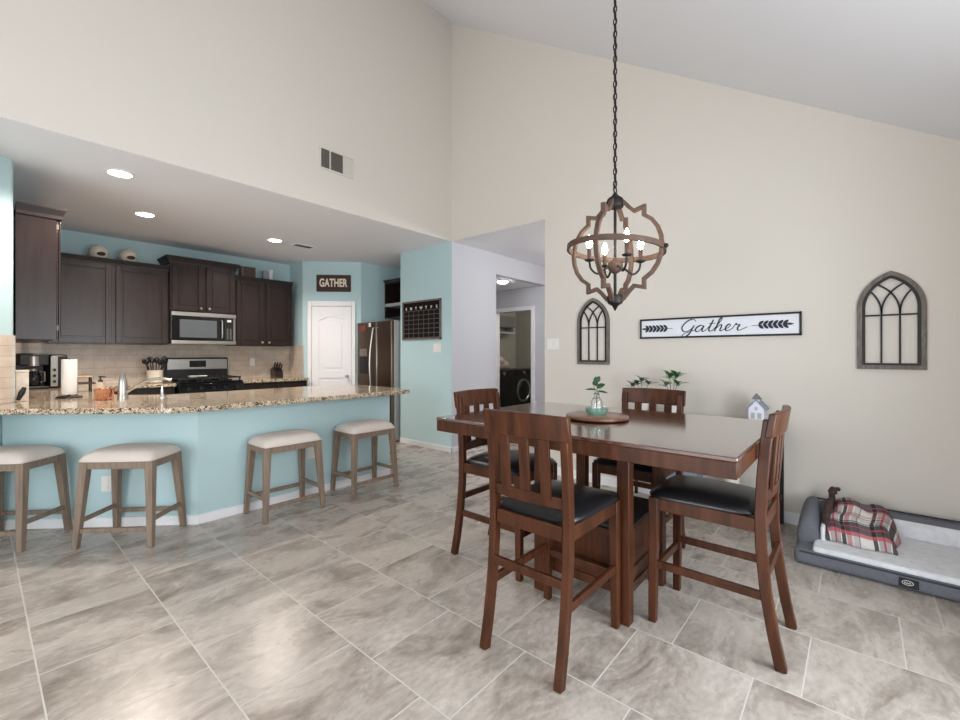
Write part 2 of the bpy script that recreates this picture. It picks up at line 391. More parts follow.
# sloped ceiling
struct('ceiling', MB().prism_x([(YB - 0.15, zc(YB - 0.15)), (YH + 0.12, zc(YH + 0.12)), (YH + 0.12, zc(YH + 0.12) + 0.1), (YB - 0.15, zc(YB - 0.15) + 0.1)], XL - 0.15, XR + 0.12), 'ceil', smooth=0)
# wall behind the camera with three windows, wall at the far left with a wide glass opening added for fill light
def wall_holes_x(y0, y1, x0, x1, z1, holes):
    mb = MB(); x = x0
    for a, b, c, d in holes:
        mb.box(x, a, y0, y1, 0, z1); mb.box(a, b, y0, y1, 0, c); mb.box(a, b, y0, y1, d, z1); x = b
    mb.box(x, x1, y0, y1, 0, z1); return mb
struct('wall_back', wall_holes_x(YB - 0.12, YB, XL, XR, zc(YB), [(-0.6, 0.3, 0.45, 2.12), (0.5, 1.4, 0.45, 2.12), (1.6, 2.5, 0.45, 2.12)]), 'beige', smooth=0)
for i, x in enumerate((-0.6, 0.5, 1.6)):
    f = MB().box(x, x + 0.9, YB - 0.1, YB - 0.04, 0.45, 0.49).box(x, x + 0.9, YB - 0.1, YB - 0.04, 2.08, 2.12).box(x, x + 0.04, YB - 0.1, YB - 0.04, 0.49, 2.08) \
        .box(x + 0.86, x + 0.9, YB - 0.1, YB - 0.04, 0.49, 2.08).box(x + 0.04, x + 0.86, YB - 0.09, YB - 0.05, 1.27, 1.31)
    wo = struct('window_%d' % (i + 1), f, 'trim')
wl = MB(); wl.m = Matrix.Identity(4)
wl.prism_x([(YB, 0), (-0.15, 0), (-0.15, zc(-0.15)), (YB, zc(YB))], XL - 0.12, XL).prism_x([(2.55, 0), (YH + 0.12, 0), (YH + 0.12, zc(YH + 0.12)), (2.55, zc(2.55))], XL - 0.12, XL) \
  .prism_x([(-0.15, 2.3), (2.55, 2.3), (2.55, zc(2.55)), (-0.15, zc(-0.15))], XL - 0.12, XL).box(XL - 0.12, XL, -0.15, 2.55, 0, 0.1)
struct('wall_left', wl, 'beige', smooth=0)
struct('window_4', MB().box(XL - 0.1, XL - 0.04, -0.15, -0.09, 0.1, 2.3).box(XL - 0.1, XL - 0.04, 2.49, 2.55, 0.1, 2.3).box(XL - 0.1, XL - 0.04, -0.09, 2.49, 2.24, 2.3)
       .box(XL - 0.1, XL - 0.04, -0.09, 2.49, 0.1, 0.16).box(XL - 0.1, XL - 0.04, 1.16, 1.24, 0.16, 2.24), 'trim')  # frame of the unseen glass added for the fill
# kitchen shell
struct('ceiling_kitchen', MB().box(-0.8, 5.0, YH + 0.004, YK + 0.12, ZK - 0.002, ZK + 0.08), 'ceil', smooth=0)
struct('wall_kitchen_back', MB().box(0.07, 3.5, YK, YK + 0.12, 0, ZK), 'blue', smooth=0)
struct('wall_kitchen_left', MB().box(XKL - 0.12, XKL, 4.84, YK, 0, ZK), 'blue', smooth=0)
struct('wall_kitchen_angle', MB().prism([(-0.62, YH), (XKL - 0.012, 4.80), (XKL, 4.84), (0.07, 4.84), (-0.77, YH + 0.03)], 0, ZK), 'blue', smooth=0)
# pantry in the corner
struct('wall_pantry', MB().prism([(3.38, YK), (3.38, 6.62), (4.02, 5.98), (4.95, 5.98), (4.95, 6.08), (4.06, 6.08), (3.48, 6.66), (3.48, YK)], 0, ZK), 'blue', smooth=0)
struct('wall_fridge_niche', MB().box(4.84, 4.94, 5.05, 5.98, 0, ZK), 'blue', smooth=0)
struct('wall_calendar', MB().box(XR, XR + 0.12, YH + 0.005, 5.02, 0, ZK).box(XR + 0.12, 4.94, 4.93, 5.02, 0, ZK), 'blue', smooth=0)
# hall
struct('wall_hall', MB().box(XR + 0.004, 4.96, YH, YH + 0.12, 0, ZK).box(4.96, 6.3, YH, YH + 0.12, 2.44, ZK).box(4.9, 4.96, YH + 0.12, 5.7, 0, 2.44).box(4.9, 6.3, 5.6, 5.7, 0, 2.44), 'gray', smooth=0)
struct('ceiling_hall', MB().box(XR + 0.004, 6.42, 1.3, YH, ZK - 0.002, ZK + 0.06).box(4.9, 6.42, YH + 0.12, 5.7, 2.44, 2.5), 'ceil', smooth=0)
DY0, DY1 = 4.27, 5.08
struct('wall_hall_end', MB().box(6.3, 6.42, 1.3, DY0, 0, ZK).box(6.3, 6.42, DY1, 6.1, 0, 2.74).box(6.3, 6.42, DY0, DY1, 2.04, 2.74), 'gray', smooth=0)
struct('wall_hall_side', MB().box(XR + 0.12, 6.3, 1.2, 1.3, 0, ZK), 'gray', smooth=0)
struct('wall_laundry', MB().box(6.42, 8.3, 6.0, 6.1, 0, 2.44).box(8.2, 8.3, 3.4, 6.0, 0, 2.44).box(6.42, 8.3, 3.3, 3.4, 0, 2.44), 'dimwall', smooth=0)
struct('ceiling_laundry', MB().box(6.42, 8.3, 3.3, 6.1, 2.44, 2.5), 'ceil', smooth=0)
struct('trim_laundry_casing', MB().box(6.275, 6.3, DY0 - 0.07, DY0, 0, 2.11).box(6.275, 6.3, DY1, DY1 + 0.07, 0, 2.11).box(6.275, 6.3, DY0, DY1, 2.04, 2.11)
       .box(6.3, 6.42, DY0, DY0 + 0.015, 0, 2.04).box(6.3, 6.42, DY1 - 0.015, DY1, 0, 2.04), 'trim', bevel=0.004)
# baseboards
BH = 0.07
struct('baseboard_right', MB().box(XR - 0.014, XR, YB, YO, 0, BH).box(XR - 0.008, XR, YB, YO, BH, BH + 0.015), 'trim')
struct('baseboard_calendar', MB().box(XR - 0.014, XR, YH - 0.014, 5.02, 0, BH), 'trim', bevel=0.003)
struct('baseboard_hall', MB().box(XR - 0.014, 4.97, YH - 0.014, YH, 0, BH).box(6.286, 6.3, 1.3, DY0 - 0.07, 0, BH), 'trim', bevel=0.003)
# peninsula half wall (light blue): 45-degree leg then a straight leg
q = math.sqrt(2)
PCX, PCY = 1.10, 3.76                        # outside corner of the half wall
PL = (-0.43, 4.17 + 0.0)
cA = ((PCX + PCY) / 2 - 3.25 / q, (PCX + PCY) / 2 + 3.25 / q)     # where the front face meets the angled wall (c = -3.25)
struct('wall_peninsula', MB().prism([cA, (PCX, PCY), (2.88, PCY), (2.88, 4.62), (1.0, 4.62), (0.2, 4.77)], 0, 0.872), 'blue', smooth=0)
n45 = Vector((-1, -1, 0)).normalized() * 0.014
struct('baseboard_peninsula', MB().prism([cA, (PCX, PCY), (2.88, PCY), (2.88, PCY - 0.014), (PCX - 0.006, PCY - 0.014), (cA[0] + n45.x, cA[1] + n45.y)], 0, BH), 'trim', bevel=0.002)
# backsplash tile
struct('trim_backsplash', MB().box(XKL, 3.38, YK - 0.012, YK, 0.915, 1.42), 'splashx', smooth=0)
struct('trim_backsplash_pantry', MB().box(3.366, 3.38, 6.60, YK - 0.012, 0.915, 1.42), 'splashy', smooth=0)
struct('trim_backsplash_left', MB().box(XKL, XKL + 0.012, 4.84, YK - 0.012, 0.915, 1.42), 'splashy', smooth=0)
t45 = 0.012 / q
struct('trim_backsplash_angle', MB().prism([(-0.6, 4.0), (XKL - 0.012, 4.80), (XKL - 0.006, 4.794), (-0.6 + t45, 4.0 - t45)], 0.917, 1.42), 'splashx', smooth=0)

# pantry door
pc = Vector((3.70, 6.30, 0)); cx = Vector((1, -1, 0)).normalized(); cn = Vector((-1, -1, 0)).normalized()
FP = frame3(pc, cx, (0, 0, 1))                # local x = along the wall, y = up, z = out of the wall? (x cross y)
if Vector((FP[0][2], FP[1][2], 0)).dot(cn) < 0: FP = frame3(pc, -cx, (0, 0, 1))
SGX = 0.03 if (Vector((FP[0][0], FP[1][0], 0)).dot(cx) > 0) else -0.03
def on_pantry(mb): return xf(mb, FP)
dr = MB().box(-0.305, 0.305, 0.01, 2.03, 0.002, 0.012)
for x0, x1, y0, y1 in ((-0.305, -0.195, 0.01, 2.03), (0.195, 0.305, 0.01, 2.03), (-0.195, 0.195, 0.01, 0.22), (-0.195, 0.195, 0.9, 1.02), (-0.195, 0.195, 1.90, 2.03)):
    dr.box(x0, x1, y0, y1, 0.012, 0.024)
arch = [(-0.195, 1.90), (-0.195, 1.80)] + [(-0.195 + 0.39 * k / 10, 1.80 + 0.07 * math.sin(math.pi * k / 10)) for k in range(1, 10)] + [(0.195, 1.80), (0.195, 1.90)]
dr.prism(arch, 0.012, 0.024)
dr.box(-0.16, 0.16, 0.26, 0.86, 0.012, 0.02); dr.prism([(-0.16, 1.06), (0.16, 1.06)] + [(0.16 - 0.32 * k / 10, 1.755 + 0.07 * math.sin(math.pi * k / 10)) for k in range(11)], 0.012, 0.02)
door = struct('door_1', on_pantry(dr), 'trim', bevel=0.004)
obj('door_handle', on_pantry(MB().cyl((0.245, 0.93, 0.02), (0.245, 0.93, 0.03), 0.028).cyl((0.245, 0.93, 0.03), (0.245, 0.93, 0.06), 0.01).sphere((0.245, 0.93, 0.075), 0.026)), 'knob', door)
struct('trim_pantry_casing', on_pantry(MB().box(-0.37, -0.31, 0, 2.115, 0.002, 0.03).box(0.31, 0.37, 0, 2.115, 0.002, 0.03).box(-0.31, 0.31, 2.035, 2.115, 0.002, 0.03)), 'trim', bevel=0.005)

# ------------------------------------------------------------------ countertop, kitchen cabinets
def counter_poly():
    d0 = 3.11
    a = (d0 / q - 3.24 / q, d0 / q + 3.24 / q)           # left end of the front edge, at the angled wall
    k = d0 * q - 3.47                                    # corner where the 45-degree edge meets y=3.47
    end = []
    for i in range(7): t = R(-90 + 90 * i / 6); end.append((2.85 + 0.14 * math.cos(t), 3.61 + 0.14 * math.sin(t)))
    return [a, (k - 0.06, 3.47 + 0.06), (k + 0.05, 3.47 + 0.008), (k + 0.16, 3.47)] + end + [(2.99, 4.71), (1.12, 4.71), (0.84, 5.0), (0.84, 6.4), (1.64, 6.4), (1.64, YK - 0.013), (XKL + 0.013, YK - 0.013), (XKL + 0.013, 4.80)]
ct = MB().prism(counter_poly(), 0.875, 0.915)
tag(obj('granite_countertop', ct, 'granite', org=(1.6, 4.1, 0.875), bevel=0.008, smooth=0), 'long speckled granite countertop wrapping from the peninsula round to the left of the range', 'countertop')
tag(obj('granite_countertop', MB().box(2.42, 3.365, 6.4, YK - 0.013, 0.875, 0.915), 'granite', org=(2.9, 6.7, 0.875), bevel=0.006, smooth=0), 'short granite countertop between the range and the pantry, under a knife block', 'countertop')

def panel_door(x0, x1, z0, z1, y, t=0.024, fr=0.055):
    """recessed-panel door whose face looks towards -y; y = back of the door"""
    mb = MB().box(x0, x1, y - t * 0.42, y, z0, z1)
    mb.box(x0, x0 + fr, y - t, y - t * 0.5, z0, z1).box(x1 - fr, x1, y - t, y - t * 0.5, z0, z1)
    mb.box(x0 + fr, x1 - fr, y - t, y - t * 0.5, z0, z0 + fr).box(x0 + fr, x1 - fr, y - t, y - t * 0.5, z1 - fr, z1)
    g = 0.018
    mb.box(x0 + fr + g, x1 - fr - g, y - t * 0.72, y - t * 0.5, z0 + fr + g, z1 - fr - g); return mb
def knob(p, parent):
    obj('knob', MB().cyl(p, (p[0], p[1] - 0.018, p[2]), 0.006).sphere((p[0], p[1] - 0.024, p[2]), 0.016), 'knob', parent)
def upper(name, label, x0, x1, yf, z0, z1, nd, crown, group, knobs=True, over=0.0, ins=0.02):
    t = thing(name, label, 'cabinet', ((x0 + x1) / 2, YK, z0), group=group)
    obj('body', MB().box(x0, x1, yf, YK - 0.013, z0, z1), 'cab', t, bevel=0.002)
    wd = (x1 - x0) / nd
    for i in range(nd):
        a, b = x0 + i * wd + ins, x0 + (i + 1) * wd - ins
        d = obj('door', panel_door(a, b, z0 + 0.012, z1 - 0.02, yf), 'cab', t, bevel=0.003)
        if knobs: knob(((b - 0.03) if i % 2 == 0 else (a + 0.03), yf - 0.02, z0 + 0.05), d)
    c = MB(); prof = [(0, 0), (crown, 0), (0, 0)]
    h = crown
    pts = [(x0 - over, yf, x1 + over)]
    # crown: a sloped moulding round the top
    def ring(e, z): return [(x0 - e * (1 if over else 0), yf - e, z), (x1 + e * (1 if over else 0), yf - e, z), (x1 + e * (1 if over else 0), YK - 0.013, z), (x0 - e * (1 if over else 0), YK - 0.013, z)]
    rings = [ring(0.004, z1 - 0.03), ring(0.012, z1 - 0.028), ring(0.016, z1), ring(crown * 0.75, z1 + crown * 0.8), ring(crown * 0.75, z1 + crown)]
    vs = [p for r in rings for p in r]; fs = [(3, 2, 1, 0), tuple(range(16, 20))]
    for i in range(4):
        for k in range(4): fs.append((i * 4 + k, i * 4 + (k + 1) % 4, i * 4 + 4 + (k + 1) % 4, i * 4 + 4 + k))
    obj('crown_moulding', MB().add(vs, fs), 'cabdark', t, smooth=20)
    return t
YU = 6.70
upper('wall_cabinet', 'dark espresso double door wall cabinet left of the microwave, two round pots on top', 0.53, 1.628, YU, 1.40, 2.355, 2, 0.05, 'upper kitchen cabinets', knobs=False)
upper('wall_cabinet', 'taller dark espresso wall cabinet with wide crown directly above the microwave', 1.632, 2.408, YU - 0.05, 1.835, 2.475, 2, 0.065, 'upper kitchen cabinets', over=1)
upper('wall_cabinet', 'dark espresso double door wall cabinet right of the microwave, beside the pantry', 2.412, 3.25, YU, 1.40, 2.355, 2, 0.045, 'upper kitchen cabinets')
# cabinet on the left wall, its end panel towards the room
t = thing('wall_cabinet', 'tall dark wall cabinet at far left showing its plain end panel', 'cabinet', (0.36, 5.6, 1.39), group='upper kitchen cabinets')
obj('body', MB().box(XKL + 0.013, 0.43, 4.86, 6.66, 1.395, 2.385), 'cab', t, bevel=0.002)
for a, b in ((4.87, 5.45), (5.47, 6.05), (6.07, 6.64)):
    mb = xf(panel_door(-b, -a, 1.405, 2.37, 0), frame3((0.43, 0, 0), (0, -1, 0), (1, 0, 0)) @ Matrix.Scale(-1, 4, (0, 1, 0)))
    d = obj('door', mb, 'cab', t, bevel=0.003)
    for hz in (1.47, 2.28): obj('hinge', MB().box(0.428, 0.442, a - 0.006, a, hz, hz + 0.04), 'frame', d)
cr = MB(); r0 = lambda e, z: [(XKL + 0.013, 4.86 - e, z), (0.45 + e, 4.86 - e, z), (0.45 + e, 6.66, z), (XKL + 0.013, 6.66, z)]
rings = [r0(0.004, 2.355), r0(0.012, 2.36), r0(0.014, 2.385), r0(0.035, 2.43), r0(0.035, 2.44)]
vs = [p for r in rings for p in r]; fs = [(3, 2, 1, 0), tuple(range(16, 20))]
for i in range(4):
    for k in range(4): fs.append((i * 4 + k, i * 4 + (k + 1) % 4, i * 4 + 4 + (k + 1) % 4, i * 4 + 4 + k))
obj('crown_moulding', cr.add(vs, fs), 'cabdark', t, smooth=20)

def base_cab(label, x0, x1, nd):
    t = thing('base_cabinet', label, 'cabinet', ((x0 + x1) / 2, 6.75, 0), group='base kitchen cabinets')
    obj('body', MB().box(x0, x1, 6.45, YK - 0.013, 0.1, 0.874).box(x0, x1, 6.52, YK - 0.013, 0.0, 0.1), 'cab', t)
    wd = (x1 - x0) / nd
    for i in range(nd):
        a, b = x0 + i * wd + 0.01, x0 + (i + 1) * wd - 0.01
        dw = obj('drawer', MB().box(a, b, 6.43, 6.45, 0.70, 0.85), 'cab', t, bevel=0.003)
        obj('pull', MB().tube([((a + b) / 2 - 0.05, 6.43, 0.775), ((a + b) / 2 - 0.05, 6.405, 0.775), ((a + b) / 2 + 0.05, 6.405, 0.775), ((a + b) / 2 + 0.05, 6.43, 0.775)], 0.005, 8), 'knob', dw)
        d = obj('door', panel_door(a, b, 0.12, 0.685, 6.45), 'cab', t, bevel=0.003)
        knob((b - 0.03 if i % 2 == 0 else a + 0.03, 6.43, 0.63), d)
    return t
base_cab('dark base cabinet left of the range, under the utensil crock', 0.84, 1.635, 2)
base_cab('dark base cabinet right of the range, below the short granite top', 2.425, 3.36, 2)
t = thing('fridge_cabinet', 'dark shelf cabinet high in the niche above the refrigerator', 'cabinet', (4.6, 5.5, 1.87))
obj('body', MB().box(4.47, 4.83, 5.05, 5.07, 1.87, 2.46).box(4.47, 4.83, 5.94, 5.97, 1.87, 2.46).box(4.47, 4.83, 5.07, 5.94, 1.87, 1.89).box(4.47, 4.83, 5.07, 5.94, 2.44, 2.46).box(4.81, 4.83, 5.07, 5.94, 1.89, 2.44), 'cab', t, bevel=0.002)
obj('shelf', MB().box(4.46, 4.81, 5.07, 5.94, 2.06, 2.11), 'ltgray', t)['label'] = 'pale shelf edge'
obj('crown_moulding', MB().prism_y([(4.47, 2.46), (4.44, 2.49), (4.44, 2.5), (4.83, 2.5), (4.83, 2.46)], 5.05, 5.97), 'cab', t)

# microwave
t = thing('microwave', 'stainless over-the-range microwave under the tall cabinet', 'microwave', (2.02, 6.8, 1.405))
x0, x1, yf, z0, z1 = 1.637, 2.403, 6.63, 1.412, 1.83
obj('body', MB().box(x0, x1, yf, YK - 0.013, z0, z1), 'steel', t, bevel=0.004)
d = obj('door', MB().box(x0 + 0.004, x1 - 0.15, yf - 0.02, yf, z0 + 0.045, z1 - 0.055), 'gloss', t, bevel=0.003)
obj('window', MB().box(x0 + 0.09, x1 - 0.245, yf - 0.023, yf - 0.02, z0 + 0.085, z1 - 0.10), 'mglass', d)
obj('handle', MB().tube([(x1 - 0.185, yf - 0.02, z0 + 0.08), (x1 - 0.185, yf - 0.045, z0 + 0.09), (x1 - 0.185, yf - 0.045, z1 - 0.10), (x1 - 0.185, yf - 0.02, z1 - 0.09)], 0.011, 10), 'steel', d)
obj('control_panel', MB().box(x1 - 0.145, x1 - 0.035, yf - 0.018, yf, z0 + 0.045, z1 - 0.055), 'black', t)
obj('display', MB().box(x1 - 0.115, x1 - 0.065, yf - 0.021, yf - 0.018, z1 - 0.11, z1 - 0.08), 'plastic', t)
obj('buttons', MB().box(x1 - 0.12, x1 - 0.10, yf - 0.02, yf - 0.018, z0 + 0.07, z0 + 0.22).box(x1 - 0.08, x1 - 0.06, yf - 0.02, yf - 0.018, z0 + 0.07, z0 + 0.22), 'ventdark', t)
obj('trim_strip', MB().box(x0, x1, yf - 0.02, yf, z1 - 0.053, z1 - 0.002).box(x0, x1, yf - 0.02, yf, z0, z0 + 0.043), 'steel', t, bevel=0.003)

# range
t = thing('gas_range', 'stainless and black gas range with raised backguard below the microwave', 'range', (2.03, 6.7, 0))
x0, x1 = 1.652, 2.408
obj('body', MB().box(x0, x1, 6.40, 6.99, 0.02, 0.905), 'black', t, bevel=0.004)
obj('cooktop', MB().box(x0, x1, 6.38, 6.93, 0.905, 0.925), 'gloss', t, bevel=0.004)
obj('control_fascia', MB().box(x0, x1, 6.35, 6.40, 0.78, 0.90), 'gloss', t, bevel=0.004)
for k in range(5):
    obj('burner_knob', MB().cyl((x0 + 0.1 + k * 0.14, 6.35, 0.84), (x0 + 0.1 + k * 0.14, 6.32, 0.84), 0.022), 'black', t)
dd = obj('oven_door', MB().box(x0 + 0.01, x1 - 0.01, 6.36, 6.40, 0.2, 0.77), 'gloss', t, bevel=0.004)
obj('oven_handle', MB().tube([(x0 + 0.06, 6.36, 0.72), (x0 + 0.06, 6.32, 0.72), (x1 - 0.06, 6.32, 0.72), (x1 - 0.06, 6.36, 0.72)], 0.012, 8), 'steel', dd)
bgd = obj('backguard', MB().box(x0, x1, 6.93, YK - 0.02, 0.925, 1.23), 'black', t, bevel=0.006)
obj('backguard_panel', MB().box(x0 + 0.015, x1 - 0.015, 6.92, 6.93, 1.07, 1.21), 'steel', bgd, bevel=0.003)
obj('clock_display', MB().box(x0 + 0.27, x0 + 0.47, 6.916, 6.92, 1.10, 1.19), 'gloss', bgd)
for gx in (x0 + 0.13, x0 + 0.38, x0 + 0.63):
    g = MB()
    for yy in (6.44, 6.65, 6.88): g.box(gx - 0.11, gx + 0.11, yy - 0.008, yy + 0.008, 0.955, 0.975)
    for xx in (-0.11, 0.0, 0.11): g.box(gx + xx - 0.008, gx + xx + 0.008, 6.43, 6.89, 0.955, 0.975)
    for xx in (-0.105, 0.105):
        for yy in (6.44, 6.88): g.box(gx + xx - 0.008, gx + xx + 0.008, yy - 0.008, yy + 0.008, 0.925, 0.955)
    for yy in (6.54, 6.77): g.cyl((gx, yy, 0.925), (gx, yy, 0.94), 0.04)
    obj('burner_grate', g, 'iron', t)

# refrigerator
t = thing('refrigerator', 'dark stainless side-by-side refrigerator in the niche beside the pantry', 'refrigerator', (4.3, 5.5, 0))
fx = 3.97
obj('body', MB().box(fx, 4.80, 5.07, 5.93, 0.02, 1.77), 'ltgray', t, bevel=0.006)
for y0, y1, hy in ((5.07, 5.425, 5.392), (5.435, 5.93, 5.468)):
    d = obj('door', MB().box(fx - 0.055, fx - 0.004, y0, y1, 0.06, 1.765), 'bronze', t, bevel=0.012, seg=3)
    pts = [(fx - 0.055, hy, 0.55)] + [(fx - 0.085 - 0.045 * math.sin(math.pi * k / 12), hy + (-0.075 if hy < 5.43 else 0.025) * math.sin(math.pi * k / 12), 0.55 + 1.12 * k / 12) for k in range(13)] + [(fx - 0.055, hy, 1.67)]
    obj('handle', MB().tube(pts, 0.014, 8), 'steel', d)
    if hy > 5.43:
        obj('water_dispenser', MB().box(fx - 0.062, fx - 0.054, 5.64, 5.86, 0.98, 1.24), 'black', d, bevel=0.004)
        obj('dispenser_panel', MB().box(fx - 0.066, fx - 0.060, 5.66, 5.84, 1.25, 1.36), 'steel', d)
tag(obj('fridge_magnet', MB().box(fx - 0.066, fx - 0.056, 5.56, 5.61, 1.69, 1.75), 'white', org=(fx - 0.06, 5.585, 1.69), bevel=0.003), 'small white square magnet near the top of the refrigerator', 'magnet')
tag(obj('fridge_note', MB().box(fx - 0.058, fx - 0.0555, 5.70, 5.84, 1.64, 1.71), 'redbrown', org=(fx - 0.056, 5.77, 1.64)), 'red brown paper note on the refrigerator freezer door', 'note')

# ------------------------------------------------------------------ ceiling lights, vents
for x, y, lab, pw in ((0.766, 4.50, 'recessed ceiling light nearest the room, above the sink counter', 96), (1.16, 5.62, 'recessed ceiling light in front of the left wall cabinets', 92), (2.514, 5.645, 'recessed ceiling light on the right, above the range aisle', 68)):
    t = thing('recessed_light', lab, 'ceiling light', (x, y, ZK), group='kitchen downlights')
    obj('trim_ring', MB().lathe([(0.075, -0.001), (0.098, -0.001), (0.1, -0.006), (0.078, -0.010), (0.075, -0.001)], (x, y, ZK), 28, cap=False), 'trim', t)
    obj('lens', MB().lathe([(0.076, -0.003), (0.074, -0.009)], (x, y, ZK), 28), 'can', t)
    lamp('downlight', 'SPOT', (x, y, ZK - 0.03), pw, (1, 0.88, 0.78), (0, 0, 0), spot_size=R(152), spot_blend=0.6, shadow_soft_size=0.05)
t = thing('ceiling_vent', 'small white register in the kitchen ceiling near the pantry', 'vent', (2.9, 5.67, ZK))
obj('frame', MB().box(2.76, 3.04, 5.59, 5.61, ZK - 0.008, ZK - 0.001).box(2.76, 3.04, 5.73, 5.75, ZK - 0.008, ZK - 0.001).box(2.76, 2.78, 5.61, 5.73, ZK - 0.008, ZK - 0.001).box(3.02, 3.04, 5.61, 5.73, ZK - 0.008, ZK - 0.001), 'trim', t)
sl = MB()
for k in range(5): sl.box(2.78, 3.02, 5.615 + 0.024 * k, 5.627 + 0.024 * k, ZK - 0.006, ZK - 0.002)
obj('louver', sl, 'ventdark', t)
t = thing('wall_vent', 'rectangular return air vent high on the beige wall above the kitchen', 'vent', (2.39, YH, 3.11))
obj('frame', MB().box(2.20, 2.58, YH - 0.012, YH - 0.001, 3.10, 3.115).box(2.20, 2.58, YH - 0.012, YH - 0.001, 3.30, 3.315).box(2.20, 2.215, YH - 0.012, YH - 0.001, 3.115, 3.30)
    .box(2.57, 2.58, YH - 0.012, YH - 0.001, 3.115, 3.30).box(2.305, 2.32, YH - 0.012, YH - 0.001, 3.115, 3.30).box(2.455, 2.465, YH - 0.012, YH - 0.001, 3.115, 3.30), 'beige', t)
obj('grille_back', MB().box(2.215, 2.455, YH - 0.006, YH - 0.001, 3.115, 3.30), 'ventdark', t)
sl = MB()
for k in range(9): sl.prism_x([(YH - 0.012, 3.118 + k * 0.02), (YH - 0.006, 3.126 + k * 0.02), (YH - 0.006, 3.128 + k * 0.02), (YH - 0.012, 3.122 + k * 0.02)], 2.215, 2.455)
obj('louver', sl, 'frame', t)
sl = MB()
for k in range(9): sl.prism_x([(YH - 0.006, 3.118 + k * 0.02), (YH - 0.012, 3.126 + k * 0.02), (YH - 0.012, 3.13 + k * 0.02), (YH - 0.006, 3.13 + k * 0.02)], 2.465, 2.57)
obj('fixed_louver', sl, 'beige', t)
t = thing('dome_light', 'small round dome light on the low hall ceiling before the laundry', 'ceiling light', (5.46, 4.25, 2.44))
obj('base', MB().lathe([(0.09, -0.001), (0.095, -0.012), (0.085, -0.015)], (5.46, 4.25, 2.44), 28), 'trim', t)
obj('shade', MB().lathe([(0.085, -0.015), (0.08, -0.028), (0.055, -0.042), (0.02, -0.048), (0.001, -0.049)], (5.46, 4.25, 2.44), 28), 'dome', t)

lamp('hall_lamp', 'POINT', (5.3, 2.3, 2.6), 34, (1, 0.97, 0.95), shadow_soft_size=0.1)  # added fill to brighten the hall, out of view and without a fixture
lamp('laundry_lamp', 'POINT', (7.4, 4.2, 2.35), 16, (1, 0.96, 0.9), shadow_soft_size=0.1)  # unseen fill added because the laundry was too dark
# ------------------------------------------------------------------ wall plates
def plate_x(name, label, cat, x, y, z, n, toggles, sgn=-1, group=None):
    t = thing(name, label, cat, (x, y, z), group=group)
    hw = 0.035 * n + 0.003
    obj('cover_plate', MB().box(x - 0.006, x - 0.0005, y - hw, y + hw, z - 0.058, z + 0.058), 'plastic', t, bevel=0.003)
    for k in range(n):
        yy = y - hw + (k + 0.5) * 2 * hw / n
        obj('rocker' if toggles else 'receptacle', MB().box(x - 0.010, x - 0.006, yy - 0.016, yy + 0.016, z - 0.034, z + 0.034), 'white', t, bevel=0.002)
plate_x('light_switch', 'double white light switch plate on the beige wall beside the hall opening', 'light switch', XR, 2.462, 1.385, 2, True)
plate_x('light_switch', 'white light switch plate on the blue wall under the calendar', 'light switch', XR, 4.25, 1.36, 2, True)
t = thing('outlet', 'white outlet in the backsplash right of the range', 'outlet', (2.79, YK - 0.012, 1.14))
obj('cover_plate', MB().box(2.755, 2.825, YK - 0.019, YK - 0.0125, 1.10, 1.215), 'plastic', t, bevel=0.002)
obj('receptacle', MB().box(2.773, 2.807, YK - 0.023, YK - 0.019, 1.115, 1.15).box(2.773, 2.807, YK - 0.023, YK - 0.019, 1.165, 1.20), 'white', t, bevel=0.002)
# outlets on the peninsula half wall
pf = Vector(((PCX + PCY) / 2, (PCX + PCY) / 2, 0)); ex = Vector((1, -1, 0)).normalized()
FO = frame3(pf + ex * (-2.53), ex, (0, 0, 1))
t = thing('outlet', 'white outlet low on the blue half wall behind the second stool from the left', 'outlet', tuple(pf + ex * (-2.53) + Vector((0, 0, 0.37))))
obj('cover_plate', xf(MB().box(-0.036, 0.036, 0.26, 0.375, 0.0005, 0.006), FO), 'plastic', t, bevel=0.002)
obj('receptacle', xf(MB().box(-0.017, 0.017, 0.275, 0.308, 0.006, 0.010).box(-0.017, 0.017, 0.325, 0.36, 0.006, 0.010), FO), 'white', t, bevel=0.002)
t = thing('outlet', 'white outlet low on the blue half wall behind the third stool from the left', 'outlet', (2.0, PCY, 0.33))
obj('cover_plate', MB().box(1.965, 2.035, PCY - 0.006, PCY - 0.0005, 0.33, 0.445), 'plastic', t, bevel=0.002)
obj('receptacle', MB().box(1.983, 2.017, PCY - 0.010, PCY - 0.006, 0.345, 0.378).box(1.983, 2.017, PCY - 0.010, PCY - 0.006, 0.395, 0.43), 'white', t, bevel=0.002)

# ------------------------------------------------------------------ dining table
TX0, TX1, TY0, TY1 = 1.75, 2.85, 0.32, 1.85
t = thing('dining_table', 'counter-height cherry brown dining table with central storage pedestal', 'table', (2.3, 1.085, 0))
top = MB().box(TX0, TX1, TY0, TY1, 0.897, 0.915)
obj('tabletop', top, 'tabletop', t, bevel=0.004)
ap = MB().box(TX0 + 0.002, TX0 + 0.03, TY0 + 0.002, TY1 - 0.002, 0.835, 0.897).box(TX1 - 0.03, TX1 - 0.002, TY0 + 0.002, TY1 - 0.002, 0.835, 0.897) \
    .box(TX0 + 0.03, TX1 - 0.03, TY0 + 0.002, TY0 + 0.03, 0.835, 0.897).box(TX0 + 0.03, TX1 - 0.03, TY1 - 0.03, TY1 - 0.002, 0.835, 0.897)
obj('apron', ap, 'wood', t, bevel=0.003)
PX0, PX1, PY0, PY1 = 2.03, 2.50, 0.84, 1.31
for px in (PX0, PX1):
    for py in (PY0, PY1):
        obj('leg', MB().box(px - 0.03, px + 0.03, py - 0.03, py + 0.03, 0, 0.884), 'wood', t, bevel=0.004)
